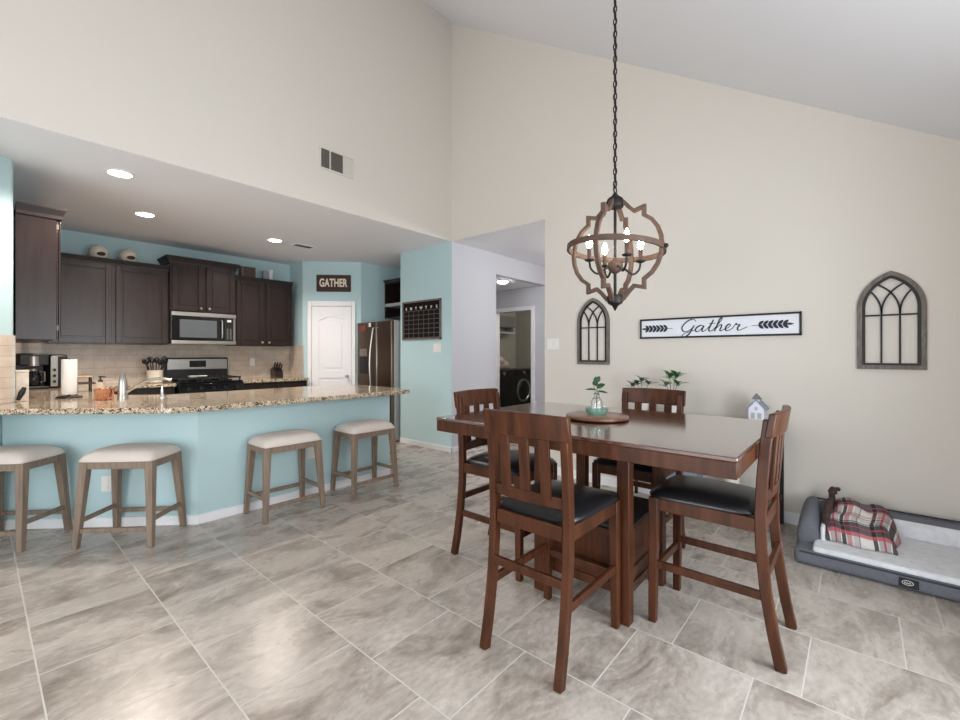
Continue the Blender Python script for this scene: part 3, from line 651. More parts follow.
obj('crossbar', MB().box(PX0 - 0.03, PX1 + 0.03, PY0 - 0.02, PY0 + 0.02, 0.80, 0.884).box(PX0 - 0.03, PX1 + 0.03, PY1 - 0.02, PY1 + 0.02, 0.80, 0.884), 'wood', t)
bx = MB()
z0, z1 = 0.13, 0.43
bx.box(PX0 + 0.0, PX1 - 0.0, PY0 - 0.012, PY0 + 0.008, z0, z1).box(PX0, PX1, PY1 - 0.008, PY1 + 0.012, z0, z1).box(PX0 - 0.012, PX0 + 0.008, PY0, PY1, z0, z1).box(PX1 - 0.008, PX1 + 0.012, PY0, PY1, z0, z1)
for zz in (z0, 0.205):
    bx.box(PX0 + 0.03, PX1 - 0.03, PY0 - 0.02, PY0 - 0.012, zz, zz + 0.045).box(PX0 - 0.02, PX0 - 0.012, PY0 + 0.03, PY1 - 0.03, zz, zz + 0.045)
bx.box(PX0 - 0.02, PX0 - 0.012, PY0 + 0.03, PY1 - 0.03, z1 - 0.03, z1)
obj('storage_box', bx, 'wood', t, bevel=0.003)
obj('box_top', MB().box(PX0 - 0.015, PX1 + 0.015, PY0 - 0.015, PY1 + 0.015, z1, z1 + 0.025), 'leather', t, bevel=0.006)['label'] = 'black padded top of the storage pedestal'

# ------------------------------------------------------------------ dining chairs (local: faces +y)
def make_chair():
    t = thing('dining_chair', 'x', 'chair', (0, 0, 0), world=False)
    prof = [(-0.262, 0.0), (-0.236, 0.13), (-0.210, 0.30), (-0.194, 0.48), (-0.192, 0.62), (-0.198, 0.76), (-0.208, 0.89), (-0.222, 1.01)]
    for s in (-1, 1):
        pts = [(s * 0.185, y, z) for y, z in prof]
        obj('leg', MB().bar(pts, (1, 0, 0), 0.040, 0.034), 'wood', t, bevel=0.004)['label'] = 'rear leg running up as back post'
        obj('leg', MB().add([(s * 0.185 - 0.017, 0.218, 0), (s * 0.185 + 0.017, 0.218, 0), (s * 0.185 + 0.017, 0.252, 0), (s * 0.185 - 0.017, 0.252, 0),
                             (s * 0.182 - 0.021, 0.208, 0.597), (s * 0.182 + 0.021, 0.208, 0.597), (s * 0.182 + 0.021, 0.25, 0.597), (s * 0.182 - 0.021, 0.25, 0.597)],
                            [(0, 3, 2, 1), (4, 5, 6, 7), (0, 1, 5, 4), (1, 2, 6, 5), (2, 3, 7, 6), (3, 0, 4, 7)]), 'wood', t, bevel=0.004)
    obj('apron', MB().box(-0.165, 0.165, 0.222, 0.244, 0.538, 0.597).box(-0.165, 0.165, -0.207, -0.185, 0.538, 0.597)
        .box(-0.196, -0.174, -0.18, 0.21, 0.538, 0.597).box(0.174, 0.196, -0.18, 0.21, 0.538, 0.597), 'wood', t, bevel=0.003)
    st = [((-0.185, -0.232, 0.28), (-0.185, 0.222, 0.28)), ((0.185, -0.232, 0.28), (0.185, 0.222, 0.28)), ((-0.17, 0.232, 0.25), (0.17, 0.232, 0.25)), ((-0.17, -0.212, 0.375), (0.17, -0.212, 0.375))]
    for a, b in st:
        d = Vector(b) - Vector(a); obj('stretcher', MB().bar([a, b], (0, 0, 1), 0.02, 0.036), 'wood', t, bevel=0.003)
    # cushion: domed leather seat
    mb = MB(); nx, ny = 14, 14; vs = []; fs = []
    def zt(u, v):
        e = (1 - abs(u) ** 5) * (1 - abs(v) ** 5); return 0.606 + 0.026 * max(0, e) ** 0.45 + 0.020 * (1 - u * u * 0.8) * (1 - v * v * 0.8)
    for j in range(ny + 1):
        for i in range(nx + 1):
            u = -1 + 2 * i / nx; v = -1 + 2 * j / ny
            k = 1 - 0.10 * (abs(u) * abs(v)) ** 4
            vs.append((u * (0.205 + 0.014 * v) * k, 0.034 + v * 0.232 * k, zt(u, v)))
    for j in range(ny):
        for i in range(nx):
            a = j * (nx + 1) + i; fs.append((a, a + 1, a + nx + 2, a + nx + 1))
    n0 = len(vs); rim = [i for i in range(nx + 1)] + [(j + 1) * (nx + 1) - 1 for j in range(1, ny + 1)] + [ny * (nx + 1) + i for i in range(nx - 1, -1, -1)] + [j * (nx + 1) for j in range(ny - 1, 0, -1)]
    for i in rim: vs.append((vs[i][0] * 0.985, vs[i][1] * 0.985 + 0.0005, 0.598))
    L = len(rim)
    for k in range(L): fs.append((rim[k], n0 + k, n0 + (k + 1) % L, rim[(k + 1) % L]))
    fs.append(tuple(n0 + k for k in range(L)))
    obj('seat_cushion', mb.add(vs, fs), 'leather', t, smooth=70)
    # back: curved top rail, three slats, lower rail
    def rail(z0, z1, y0, y1, hw, sag, th):
        m2 = MB(); K = 10; vs = []; fs = []
        for i in range(K + 1):
            u = -1 + 2 * i / K; x = u * hw; yo = sag * (u * u - 1)
            vs += [(x, y0 + yo, z0), (x, y0 + yo + th, z0), (x, y1 + yo + th, z1 - 0.004 * u * u), (x, y1 + yo, z1 - 0.004 * u * u)]
        for i in range(K):
            for k in range(4): fs.append((i * 4 + k, i * 4 + 4 + k, i * 4 + 4 + (k + 1) % 4, i * 4 + (k + 1) % 4))
        fs += [(0, 1, 2, 3), tuple(K * 4 + k for k in (3, 2, 1, 0))]
        return m2.add(vs, fs)
    obj('top_rail', rail(0.938, 1.042, -0.233, -0.249, 0.212, 0.024, 0.026), 'wood', t, bevel=0.005)
    obj('lower_rail', rail(0.665, 0.715, -0.206, -0.212, 0.17, 0.018, 0.02), 'wood', t, bevel=0.003)
    for x, wd in ((-0.1, 0.048), (0, 0.048), (0.1, 0.048)):
        b0, b1 = -0.225, -0.262
        obj('slat', MB().prism_x([(-0.224, 0.70), (-0.212, 0.70), (-0.220, 0.80), (-0.232, 0.96), (-0.244, 0.96), (-0.232, 0.80)], x - wd / 2, x + wd / 2), 'wood', t, bevel=0.002)
    return t
ch = make_chair()
for c in ch.children:
    for v in c.data.vertices: v.co.y *= 1.03
G = 'dining chairs around the table'
ch.location = (1.724, 1.045, 0); ch.rotation_euler.z = R(-90); ch['group'] = G
ch['label'] = 'dining chair nearest the camera, slatted back towards us, on the long side of the table'
dup(ch, (2.20, 1.69, 0), R(180), 'dining chair at the far end of the table, towards the hall', G)
dup(ch, (2.315, 0.503, 0), 0, 'dining chair in profile at the right end of the table, near the dog bed', G)
dup(ch, (2.80, 1.065, 0), R(90), 'dining chair on the wall side of the table, below the Gather sign', G)

# ------------------------------------------------------------------ bar stools (local: long side along x)
def make_stool():
    t = thing('bar_stool', 'x', 'stool', (0, 0, 0), world=False)
    for sx in (-1, 1):
        for sy in (-1, 1):
            x1, y1, x0, y0 = sx * 0.205, sy * 0.135, sx * 0.235, sy * 0.178; h1, h0 = 0.026, 0.017
            obj('leg', MB().add([(x0 - h0, y0 - h0, 0), (x0 + h0, y0 - h0, 0), (x0 + h0, y0 + h0, 0), (x0 - h0, y0 + h0, 0),
                                 (x1 - h1, y1 - h1, 0.565), (x1 + h1, y1 - h1, 0.565), (x1 + h1, y1 + h1, 0.565), (x1 - h1, y1 + h1, 0.565)],
                                [(0, 3, 2, 1), (4, 5, 6, 7), (0, 1, 5, 4), (1, 2, 6, 5), (2, 3, 7, 6), (3, 0, 4, 7)]), 'stoolwood', t, bevel=0.004)
    obj('apron', MB().box(-0.18, 0.18, -0.158, -0.138, 0.515, 0.565).box(-0.18, 0.18, 0.138, 0.158, 0.515, 0.565).box(-0.228, -0.208, -0.11, 0.11, 0.515, 0.565).box(0.208, 0.228, -0.11, 0.11, 0.515, 0.565), 'stoolwood', t, bevel=0.003)
    for a, b in (((-0.228, -0.168, 0.115), (0.228, -0.168, 0.115)), ((-0.228, 0.168, 0.135), (0.228, 0.168, 0.135)), ((-0.226, -0.16, 0.175), (-0.226, 0.16, 0.175)), ((0.226, -0.16, 0.175), (0.226, 0.16, 0.175))):
        obj('stretcher', MB().bar([a, b], (0, 0, 1), 0.018, 0.03), 'stoolwood', t, bevel=0.003)
    vs = []; fs = []; nx, ny = 18, 14
    for j in range(ny + 1):
        for i in range(nx + 1):
            u = -1 + 2 * i / nx; v = -1 + 2 * j / ny; k = 1 - 0.05 * (abs(u) * abs(v)) ** 3
            e = max(0, (1 - abs(u) ** 4) * (1 - abs(v) ** 4)) ** 0.5
            vs.append((u * 0.243 * k, v * 0.172 * k, 0.575 + 0.064 * e + 0.010 * (u * u) * (1 - abs(v) ** 3) * e))
    for j in range(ny):
        for i in range(nx):
            a = j * (nx + 1) + i; fs.append((a, a + 1, a + nx + 2, a + nx + 1))
    n0 = len(vs); rim = [i for i in range(nx + 1)] + [(j + 1) * (nx + 1) - 1 for j in range(1, ny + 1)] + [ny * (nx + 1) + i for i in range(nx - 1, -1, -1)] + [j * (nx + 1) for j in range(ny - 1, 0, -1)]
    for i in rim: vs.append((vs[i][0] * 0.985, vs[i][1] * 0.985, 0.565))
    L = len(rim)
    for k in range(L): fs.append((rim[k], n0 + k, n0 + (k + 1) % L, rim[(k + 1) % L]))
    fs.append(tuple(n0 + k for k in range(L)))
    obj('seat_cushion', MB().add(vs, fs), 'linen', t, smooth=70)
    return t
st = make_stool(); G = 'bar stools along the peninsula'
cw = lambda X, Y: (0.6542 * X + 0.7563 * Y, -0.7563 * X + 0.6542 * Y, 0)
st.location = cw(-2.43, 3.06); st.rotation_euler.z = R(-45); st['group'] = G
st['label'] = 'linen-topped gray wood bar stool, second from the left along the counter'
dup(st, cw(-3.22, 2.99), R(-45), 'linen-topped gray wood bar stool at far left, cut off by the photo edge', G)
dup(st, (1.665, 3.55, 0), 0, 'linen-topped gray wood bar stool, third from the left, just right of the counter corner', G)
dup(st, (2.43, 3.55, 0), 0, 'linen-topped gray wood bar stool at the right end of the peninsula, nearest the refrigerator', G)

# ------------------------------------------------------------------ chandelier
CX, CY, CZ = 2.28, 1.0, 1.84
t = thing('chandelier', 'orb chandelier of weathered wood quatrefoil frames and iron hanging above the table', 'chandelier', (CX, CY, CZ))
C0 = Vector((CX, CY, CZ))
half = [(0.035, 0.285), (0.05, 0.275), (0.085, 0.235), (0.115, 0.208), (0.172, 0.222), (0.172, 0.175), (0.215, 0.145), (0.248, 0.10), (0.266, 0.05), (0.272, 0.0)]
half = [(r * 0.905, z * 0.95) for r, z in half]
half = half + [(r, -z) for r, z in half[-2::-1]]
fa = R(-88)                     # direction of the first frame
for k, nm in ((0, 'wood_frame'), (1, 'wood_frame')):
    d = Vector((math.cos(fa + k * math.pi / 2), math.sin(fa + k * math.pi / 2), 0)); nr = d.cross(Vector((0, 0, 1)))
    mb = MB()
    for s in (1, -1):
        mb.bar([C0 + d * (s * r) + Vector((0, 0, z)) for r, z in half], nr, 0.019, 0.024)
    obj(nm, mb, 'distress', t, bevel=0.002)
tilt = Matrix.Translation(C0) @ Matrix.Rotation(R(5), 4, Vector((0.756, 0.654, 0))) @ Matrix.Translation(-C0)
rg = MB().lathe([(0.247, -0.006), (0.259, -0.006), (0.259, 0.022), (0.247, 0.022), (0.247, -0.006)], (CX, CY, CZ), 48, cap=False)
obj('ring', xf(rg, tilt), 'distress', t)
cap = MB().lathe([(0.044, 0.238), (0.05, 0.262), (0.04, 0.285), (0.018, 0.30), (0.010, 0.315)], (CX, CY, CZ), 20)
obj('top_cap', cap, 'ironblack', t)
obj('bottom_finial', MB().lathe([(0.003, -0.325), (0.016, -0.298), (0.038, -0.285), (0.046, -0.262), (0.04, -0.24)], (CX, CY, CZ), 20), 'ironblack', t)
obj('ring_knob', xf(MB().sphere(C0 + Vector((math.cos(fa), math.sin(fa), 0)) * 0.266 + Vector((0, 0, 0.008)), 0.012), tilt), 'ironblack', t)
obj('stem', MB().cyl((CX, CY, CZ - 0.25), (CX, CY, CZ + 0.26), 0.008), 'ironblack', t)
obj('hub', MB().lathe([(0.008, -0.125), (0.03, -0.11), (0.042, -0.085), (0.038, -0.06), (0.02, -0.045), (0.008, -0.035)], (CX, CY, CZ), 20), 'distress', t)
for k in range(4):
    an = R(-133) + k * math.pi / 2; d = Vector((math.cos(an), math.sin(an), 0))
    P = lambda r, z: C0 + d * r + Vector((0, 0, z))
    arm = obj('arm', MB().tube(catmull([P(0.03, -0.085), P(0.06, -0.10), P(0.10, -0.125), P(0.135, -0.10), P(0.145, -0.06)], 5), 0.006, 8), 'ironblack', t)
    b = P(0.145, 0)
    obj('drip_cup', MB().lathe([(0.008, -0.062), (0.022, -0.057), (0.026, -0.05), (0.012, -0.048)], b, 16), 'ironblack', arm)
    obj('candle_sleeve', MB().cyl((b.x, b.y, b.z - 0.05), (b.x, b.y, b.z + 0.012), 0.011), 'distress', arm)
    obj('bulb', MB().lathe([(0.006, 0.012), (0.014, 0.024), (0.017, 0.04), (0.012, 0.062), (0.004, 0.08), (0.001, 0.084)], b, 14), 'bulb', arm)
zt = zc(CY); z = CZ + 0.315; links = []; k = 0
chn = MB()
chn.tube([(CX + 0.018 * math.cos(a), CY, z + 0.018 + 0.018 * math.sin(a)) for a in [2 * math.pi * i / 12 for i in range(12)]], 0.004, 6, closed=True); z += 0.03
while z < zt - 0.05:
    dx, dy = (0.009, 0) if k % 2 else (0, 0.009)
    chn.tube([(CX + dx * math.cos(a), CY + dy * math.cos(a), z + 0.02 + 0.021 * math.sin(a)) for a in [2 * math.pi * i / 10 for i in range(10)]], 0.0036, 6, closed=True); z += 0.034; k += 1
chn.tube([(CX + 0.004 * math.sin(i * 1.3), CY + 0.004 * math.cos(i * 1.3), CZ + 0.34 + (zt - CZ - 0.365) * i / 40) for i in range(41)], 0.003, 6)
obj('chain', chn, 'ironblack', t)
obj('canopy', MB().lathe([(0.012, -0.05), (0.045, -0.045), (0.065, -0.02), (0.066, 0.03)], (CX, CY, zt), 20), 'ironblack', t)

# ------------------------------------------------------------------ things on the right wall
def arch_decor(y0, label):
    W, H, sp = 0.344, 0.66, 0.415; hw = W / 2; rise = H - sp; Rr = (rise * rise + hw * hw) / (2 * hw)
    t = thing('arched_wall_decor', label, 'wall decor', (XR, y0, 1.178), group='arched window frames')
    def arc(x0, rad, sgn, lim, hwi, Ri, n=14):
        out = []
        tmax = math.acos(max(-1, min(1, (rad - lim) / rad)))
        for i in range(n + 1):
            a = tmax * i / n; x = x0 + sgn * (rad - rad * math.cos(a)); zz = sp + rad * math.sin(a); out.append((x, zz))
        return out
    def outline(ins):
        h2 = hw - ins; r2 = Rr - ins; n = 12; pts = [(-h2, ins * 0.9), (-h2, sp)]
        am = math.acos((r2 - h2) / r2)
        pts += [(-h2 + r2 - r2 * math.cos(am * i / n), sp + r2 * math.sin(am * i / n)) for i in range(1, n + 1)]
        pts += [(-x, z) for x, z in pts[-2::-1]]
        return pts
    def bar(pl, win, wn, xo, closed=False): return MB().bar([(XR - xo, y0 - x, 1.178 + z) for x, z in pl], (1, 0, 0), win, wn, closed)
    obj('wood_frame', bar(outline(0.0135), 0.027, 0.022, 0.012, True), 'frame', t, bevel=0.002)
    ins = 0.035
    obj('metal_frame', bar(outline(ins), 0.018, 0.014, 0.012, True), 'ironblack', t)
    h2 = hw - ins; r2 = Rr - ins; m = MB()
    def inside(x, zz):
        if zz <= sp: return abs(x) < h2
        return math.hypot(abs(x) + (r2 - h2), zz - sp) < r2
    for mx in (-h2 / 3, h2 / 3):
        m.bar([(XR - 0.012, y0 - mx, 1.178 + ins), (XR - 0.012, y0 - mx, 1.178 + sp - 0.03)], (1, 0, 0), 0.0105, 0.009)
        for sg in (1, -1):
            pts = []
            for i in range(60):
                a = i * 0.025; x = mx + sg * (r2 - r2 * math.cos(a)); zz = sp - 0.035 + r2 * math.sin(a)
                if not inside(x, zz): break
                pts.append((XR - 0.012, y0 - x, 1.178 + zz))
            if len(pts) > 2: m.bar(pts, (1, 0, 0), 0.0105, 0.009)
    m.bar([(XR - 0.012, y0 - h2, 1.178 + 0.365), (XR - 0.012, y0 + h2, 1.178 + 0.365)], (1, 0, 0), 0.011, 0.008)
    obj('tracery', m, 'ironblack', t)
arch_decor(1.996, 'smaller-looking arched window frame left of the Gather sign, behind the chandelier')
arch_decor(-0.166, 'arched window frame at the right end of the wall, above the dog bed')

SY0, SY1, SZ0, SZ1 = 1.521, 0.317, 1.42, 1.597
t = thing('wall_sign', 'long white wall sign lettered Gather in script with leaf sprigs', 'sign', (XR, 0.919, SZ0))
obj('board', MB().box(XR - 0.016, XR - 0.001, SY1 + 0.01, SY0 - 0.01, SZ0 + 0.01, SZ1 - 0.01), 'signwhite', t)
obj('frame', MB().box(XR - 0.026, XR - 0.001, SY1, SY0, SZ0, SZ0 + 0.015).box(XR - 0.026, XR - 0.001, SY1, SY0, SZ1 - 0.015, SZ1).box(XR - 0.026, XR - 0.001, SY1, SY1 + 0.013, SZ0, SZ1).box(XR - 0.026, XR - 0.001, SY0 - 0.013, SY0, SZ0, SZ1), 'ironblack', t)
FS = frame3((XR - 0.017, 0.935, (SZ0 + SZ1) / 2), (0, -1, 0), (0, 0, 1))     # x runs to the right as seen, z towards the room
strokes = [
    [(1.35, 1.6), (1.05, 1.95), (.6, 1.85), (.2, 1.3), (.12, .6), (.45, .1), (.9, .2), (1.2, .6), (1.3, 1.0), (1.22, .4), (1.1, -.3), (.75, -.75), (.42, -.55), (.65, -.15), (1.2, .1), (1.6, .35)],
    [(2.35, .85), (2.05, 1.0), (1.72, .75), (1.62, .35), (1.8, .02), (2.1, .2), (2.35, .9), (2.3, .3), (2.45, .02), (2.75, .3)],
    [(2.75, .3), (3.0, 1.0), (3.1, 1.75), (3.02, .9), (3.0, .3), (3.15, .02), (3.4, .2)], [(2.78, 1.18), (3.1, 1.2), (3.42, 1.25)],
    [(3.4, .2), (3.75, 1.1), (3.92, 1.8), (3.82, 2.05), (3.7, 1.7), (3.66, .8), (3.62, 0)], [(3.64, .3), (3.88, .88), (4.08, .95), (4.14, .6), (4.12, .2), (4.25, .02), (4.5, .25)],
    [(4.5, .25), (4.85, .5), (4.98, .85), (4.8, 1.0), (4.6, .65), (4.65, .2), (4.9, .02), (5.25, .3)],
    [(5.25, .3), (5.4, .85), (5.45, 1.08), (5.55, .88), (5.82, .85), (5.75, .4), (5.87, .05), (6.15, .15), (6.6, .5)]]
mb = MB()
for s in strokes:
    pts = catmull([((x - 3.2 + 0.25 * y) * 0.076, (y - 0.72) * 0.055, 0.001) for x, y in s], 5)
    rad = []
    for i, p in enumerate(pts):
        d = pts[min(i + 1, len(pts) - 1)] - pts[max(i - 1, 0)]
        rad.append(0.0056 if d.y < -0.2 * abs(d.x) else 0.003)
    mb.tube(pts, rad, 6)
obj('script_lettering', xf(mb, FS), 'ink', t)
for sgn in (-1, 1):
    mb = MB()
    xs = lambda k: sgn * (0.345 + 0.032 * k)
    mb.tube([(sgn * 0.30, -0.004 * 1, 0.001), (sgn * 0.42, 0.0, 0.001), (sgn * 0.54, 0.0, 0.001)], 0.0016, 6)
    for k in range(6):
        for ud in (1, -1):
            b = (xs(k), 0.0, 0.001); d = (sgn * 0.8, ud * 0.75, 0)
            mb.leaf(b, d, 0.045, 0.022, (0, 0, 1), 0.0)
    mb.leaf((xs(5) + sgn * 0.015, 0, 0.001), (sgn, 0, 0), 0.05, 0.017, (0, 0, 1), 0.0)
    obj('leaf_sprig', xf(mb, FS), 'ink', t, solid=0.001)

# calendar chalkboard on the blue wall
CY0, CY1, CZ0, CZ1 = 4.955, 4.165, 1.478, 2.02
t = thing('calendar_board', 'framed black chalkboard calendar grid on the light blue wall', 'wall calendar', (XR, 4.56, CZ0))
obj('board', MB().box(XR - 0.012, XR - 0.001, CY1 + 0.01, CY0 - 0.01, CZ0 + 0.01, CZ1 - 0.01), 'chalk', t)
obj('frame', MB().box(XR - 0.022, XR - 0.001, CY1, CY0, CZ0, CZ0 + 0.022).box(XR - 0.022, XR - 0.001, CY1, CY0, CZ1 - 0.022, CZ1).box(XR - 0.022, XR - 0.001, CY1, CY1 + 0.02, CZ0, CZ1).box(XR - 0.022, XR - 0.001, CY0 - 0.02, CY0, CZ0, CZ1), 'frame', t)
g = MB(); gy0, gy1, gz0, gz1 = CY0 - 0.03, CY1 + 0.03, CZ0 + 0.03, CZ1 - 0.14
for k in range(8): yy = gy0 + (gy1 - gy0) * k / 7; g.box(XR - 0.0135, XR - 0.012, yy - 0.004, yy + 0.004, gz0, gz1)
for k in range(7): zz = gz0 + (gz1 - gz0) * k / 6; g.box(XR - 0.0135, XR - 0.012, gy1, gy0, zz - 0.004, zz + 0.004)
obj('grid_lines', g, 'chalkline', t)
mb = MB()
for k, chh in enumerate('SMTWTFS'):
    q2 = xf(text_mb(chh, 0.05, 0.001, 1.0, 0.002), frame3((XR - 0.0135, gy0 + (gy1 - gy0) * (k + 0.5) / 7, gz1 + 0.035), (0, -1, 0), (0, 0, 1)))
    mb.v += [] ; n = len(mb.v); mb.v += q2.v; mb.f += [tuple(i + n for i in f) for f in q2.f]
obj('day_lettering', mb, 'cream', t, smooth=0)

# GATHER board above the pantry door
t = thing('word_board', 'dark wooden board reading GATHER in cream capitals above the pantry door', 'sign', tuple(pc + Vector((0, 0, 2.28))))
obj('board', on_pantry(MB().box(-0.265 + SGX, 0.265 + SGX, 2.265, 2.53, 0.002, 0.02)), 'dkbrown', t, bevel=0.003)
obj('lettering', on_pantry(xf(text_mb('GATHER', 0.175, 0.003, 0.62, 0.005, 1.04), Matrix.Translation((SGX - 0.005, 2.398, 0.023)))), 'cream', t, smooth=0)

# ------------------------------------------------------------------ console table behind the dining table
t = thing('console_table', 'slim dark console table against the beige wall, mostly hidden behind the dining table', 'console table', (3.84, 0.98, 0))
obj('top', MB().box(3.68, 4.015, 0.40, 1.58, 0.735, 0.765), 'dkbrown', t, bevel=0.003)
obj('shelf', MB().box(3.70, 4.0, 0.43, 1.55, 0.20, 0.22), 'dkbrown', t)
for x in (3.715, 3.985):
    for y in (0.435, 1.545): obj('leg', MB().box(x - 0.012, x + 0.012, y - 0.012, y + 0.012, 0, 0.735), 'ironblack', t)
def potted(name, label, x, y, z, leaves, mt, ls=1.0):
    t = thing(name, label, 'plant', (x, y, z))
    obj('pot', MB().lathe([(0.035, 0.0), (0.045, 0.01), (0.055, 0.08), (0.058, 0.095), (0.05, 0.095), (0.045, 0.08)], (x, y, z), 20), 'white', t)
    stm = MB(); lf = MB()
    for (dx, dy, dz, n) in leaves:
        tip = Vector((x + dx, y + dy, z + dz)); base = Vector((x, y, z + 0.07)); mid = base.lerp(tip, 0.5) + Vector((0, 0, 0.03))
        pts = catmull([base, mid, tip], 5); stm.tube(pts, 0.0025, 6)
        for k in range(n):
            a = 2.4 * k + dx * 40; d = Vector((math.cos(a), math.sin(a), 0.5 + 0.5 * (k % 2)))
            lf.leaf(tip - Vector((0, 0, 0.012 * (k // 2))), d, (0.055 + 0.012 * (k % 3)) * ls, 0.042 * ls, (0, 0, 1), 0.25)
    obj('stem', stm, 'stem', t); obj('foliage', lf, mt, t)
    return t
potted('potted_plant', 'dark leafy sprig in a pot behind the wall side chair, left of its neighbour', 3.85, 1.44, 0.766, [(-0.02, 0.08, 0.24, 6), (-0.02, 0.0, 0.29, 6), (0.0, -0.06, 0.26, 4), (0.02, 0.05, 0.25, 4)], 'leafdark')
potted('potted_plant', 'bright green leafy sprig, taller, behind the right end of the wall side chair', 3.85, 1.19, 0.766, [(0.0, 0.02, 0.34, 8), (0.01, -0.03, 0.34, 8), (-0.02, 0.04, 0.26, 5), (0.0, -0.05, 0.27, 5)], 'leaf', 1.1)
# birdhouse lantern
t = thing('house_lantern', 'white wooden house lantern with pointed roof at the right end of the console', 'lantern', (3.84, 0.57, 0.766))
hx, hy = 3.84, 0.57
obj('walls', MB().prism_x([(hy - 0.05, 0.766), (hy + 0.05, 0.766), (hy + 0.05, 0.88), (hy, 0.93), (hy - 0.05, 0.88)], hx - 0.06, hx + 0.06), 'housewall', t, bevel=0.002)
obj('roof', MB().prism_x([(hy + 0.065, 0.866), (hy, 0.935), (hy - 0.065, 0.866), (hy - 0.065, 0.876), (hy, 0.948), (hy + 0.065, 0.876)], hx - 0.07, hx + 0.07), 'roof', t)
obj('cupola', MB().box(hx - 0.062, hx - 0.02, hy - 0.02, hy + 0.02, 0.90, 0.945), 'housewall', t)
obj('cupola_roof', MB().add([(hx - 0.072, hy - 0.032, 0.945), (hx - 0.01, hy - 0.032, 0.945), (hx - 0.01, hy + 0.032, 0.945), (hx - 0.072, hy + 0.032, 0.945), (hx - 0.041, hy, 0.992)], [(3, 2, 1, 0), (0, 1, 4), (1, 2, 4), (2, 3, 4), (3, 0, 4)]), 'slate', t)
obj('windows', MB().box(hx - 0.0625, hx - 0.0595, hy + 0.008, hy + 0.034, 0.80, 0.845).box(hx - 0.0625, hx - 0.0595, hy - 0.034, hy - 0.008, 0.80, 0.845).box(hx - 0.0625, hx - 0.0595, hy - 0.01, hy + 0.01, 0.865, 0.89), 'ltgray', t)
# lantern and box on the console shelf
t = thing('lantern', 'small white lantern with dark wire handle on the lower console shelf', 'lantern', (3.86, 0.74, 0.221))
obj('body', MB().lathe([(0.045, 0), (0.05, 0.02), (0.05, 0.10), (0.03, 0.12)], (3.86, 0.74, 0.221), 16), 'white', t)
obj('wire_handle', MB().tube([(3.86, 0.74 - 0.045, 0.33), (3.86, 0.74 - 0.04, 0.37), (3.86, 0.74, 0.39), (3.86, 0.74 + 0.04, 0.37), (3.86, 0.74 + 0.045, 0.33)], 0.004, 6), 'ironblack', t)
t = thing('storage_basket', 'blue gray basket on the lower console shelf, glimpsed under the table', 'basket', (3.85, 1.1, 0.221))
obj('body', MB().add([(3.74, 0.98, 0.221), (3.96, 0.98, 0.221), (3.96, 1.24, 0.221), (3.74, 1.24, 0.221), (3.72, 0.95, 0.42), (3.98, 0.95, 0.42), (3.98, 1.27, 0.42), (3.72, 1.27, 0.42)], [(0, 3, 2, 1), (4, 5, 6, 7), (0, 1, 5, 4), (1, 2, 6, 5), (2, 3, 7, 6), (3, 0, 4, 7)]), 'roof', t, bevel=0.01)
obj('rim', MB().bar([(3.72, 0.95, 0.42), (3.98, 0.95, 0.42), (3.98, 1.27, 0.42), (3.72, 1.27, 0.42)], (0, 0, 1), 0.014, 0.016, True), 'beddark', t)

# ------------------------------------------------------------------ on the dining table
bx_, by_ = 2.30, 1.115
t = thing('lazy_susan', 'round brown wooden lazy susan on the middle of the table', 'tray', (bx_, by_, 0.9155))
obj('board', MB().lathe([(0.165, 0.004), (0.172, 0.008), (0.172, 0.018), (0.166, 0.022)], (bx_, by_, 0.9155), 48), 'lazywood', t)
obj('base', MB().lathe([(0.10, 0.0), (0.10, 0.004)], (bx_, by_, 0.9155), 32), 'black', t)
vx, vy, vz = 2.315, 1.125, 0.9378
t = thing('glass_dish', 'pale green glass dish on the lazy susan', 'dish', (vx, vy, vz))
obj('bowl', MB().lathe([(0.001, 0.0), (0.05, 0.0), (0.058, 0.012), (0.066, 0.034), (0.063, 0.035), (0.055, 0.014), (0.047, 0.005), (0.001, 0.005)], (vx, vy, vz), 32, cap=False), 'teal', t)
t = thing('bottle_vase', 'clear glass bottle with a leafy green cutting standing in the glass dish', 'vase', (vx, vy, vz + 0.0055))
z0 = vz + 0.0055
obj('bottle', MB().lathe([(0.001, 0.0), (0.03, 0.0), (0.032, 0.006), (0.032, 0.062), (0.026, 0.08), (0.016, 0.09), (0.015, 0.112), (0.018, 0.114), (0.0155, 0.114), (0.0132, 0.11), (0.014, 0.09), (0.024, 0.078), (0.0296, 0.062), (0.0296, 0.006), (0.001, 0.003)], (vx, vy, z0), 28, cap=False), 'glass', t)
stm = MB(); lf = MB()
for tip, ll in (((-0.012, 0.012, 0.16), 0.05), ((0.006, -0.004, 0.185), 0.05), ((0.012, -0.02, 0.15), 0.055)):
    P2 = Vector((vx, vy, z0)) + Vector(tip); stm.tube(catmull([(vx, vy, z0 + 0.01), (vx, vy, z0 + 0.08), P2], 5), 0.0022, 6)
rv = Vector((0.654, -0.756, 0))
for s, zz, ln, up in ((-1, 0.132, 0.075, 0.15), (1, 0.125, 0.06, -0.05), (1, 0.14, 0.05, 0.75), (-0.6, 0.155, 0.042, 0.9), (0.3, 0.17, 0.045, 1.4), (-0.4, 0.172, 0.04, 1.6), (0.7, 0.145, 0.05, 0.5)):
    lf.leaf((vx + 0.003, vy, z0 + zz), rv * s + Vector((-0.25 * (1 if up > 0.4 else 0), -0.2, up)), ln, 0.032 if up > 0.4 else 0.016, (0.6, 0.5, 0.6), 0.2)
obj('stem', stm, 'stem', t); obj('leaves', lf, 'leafdark', t)

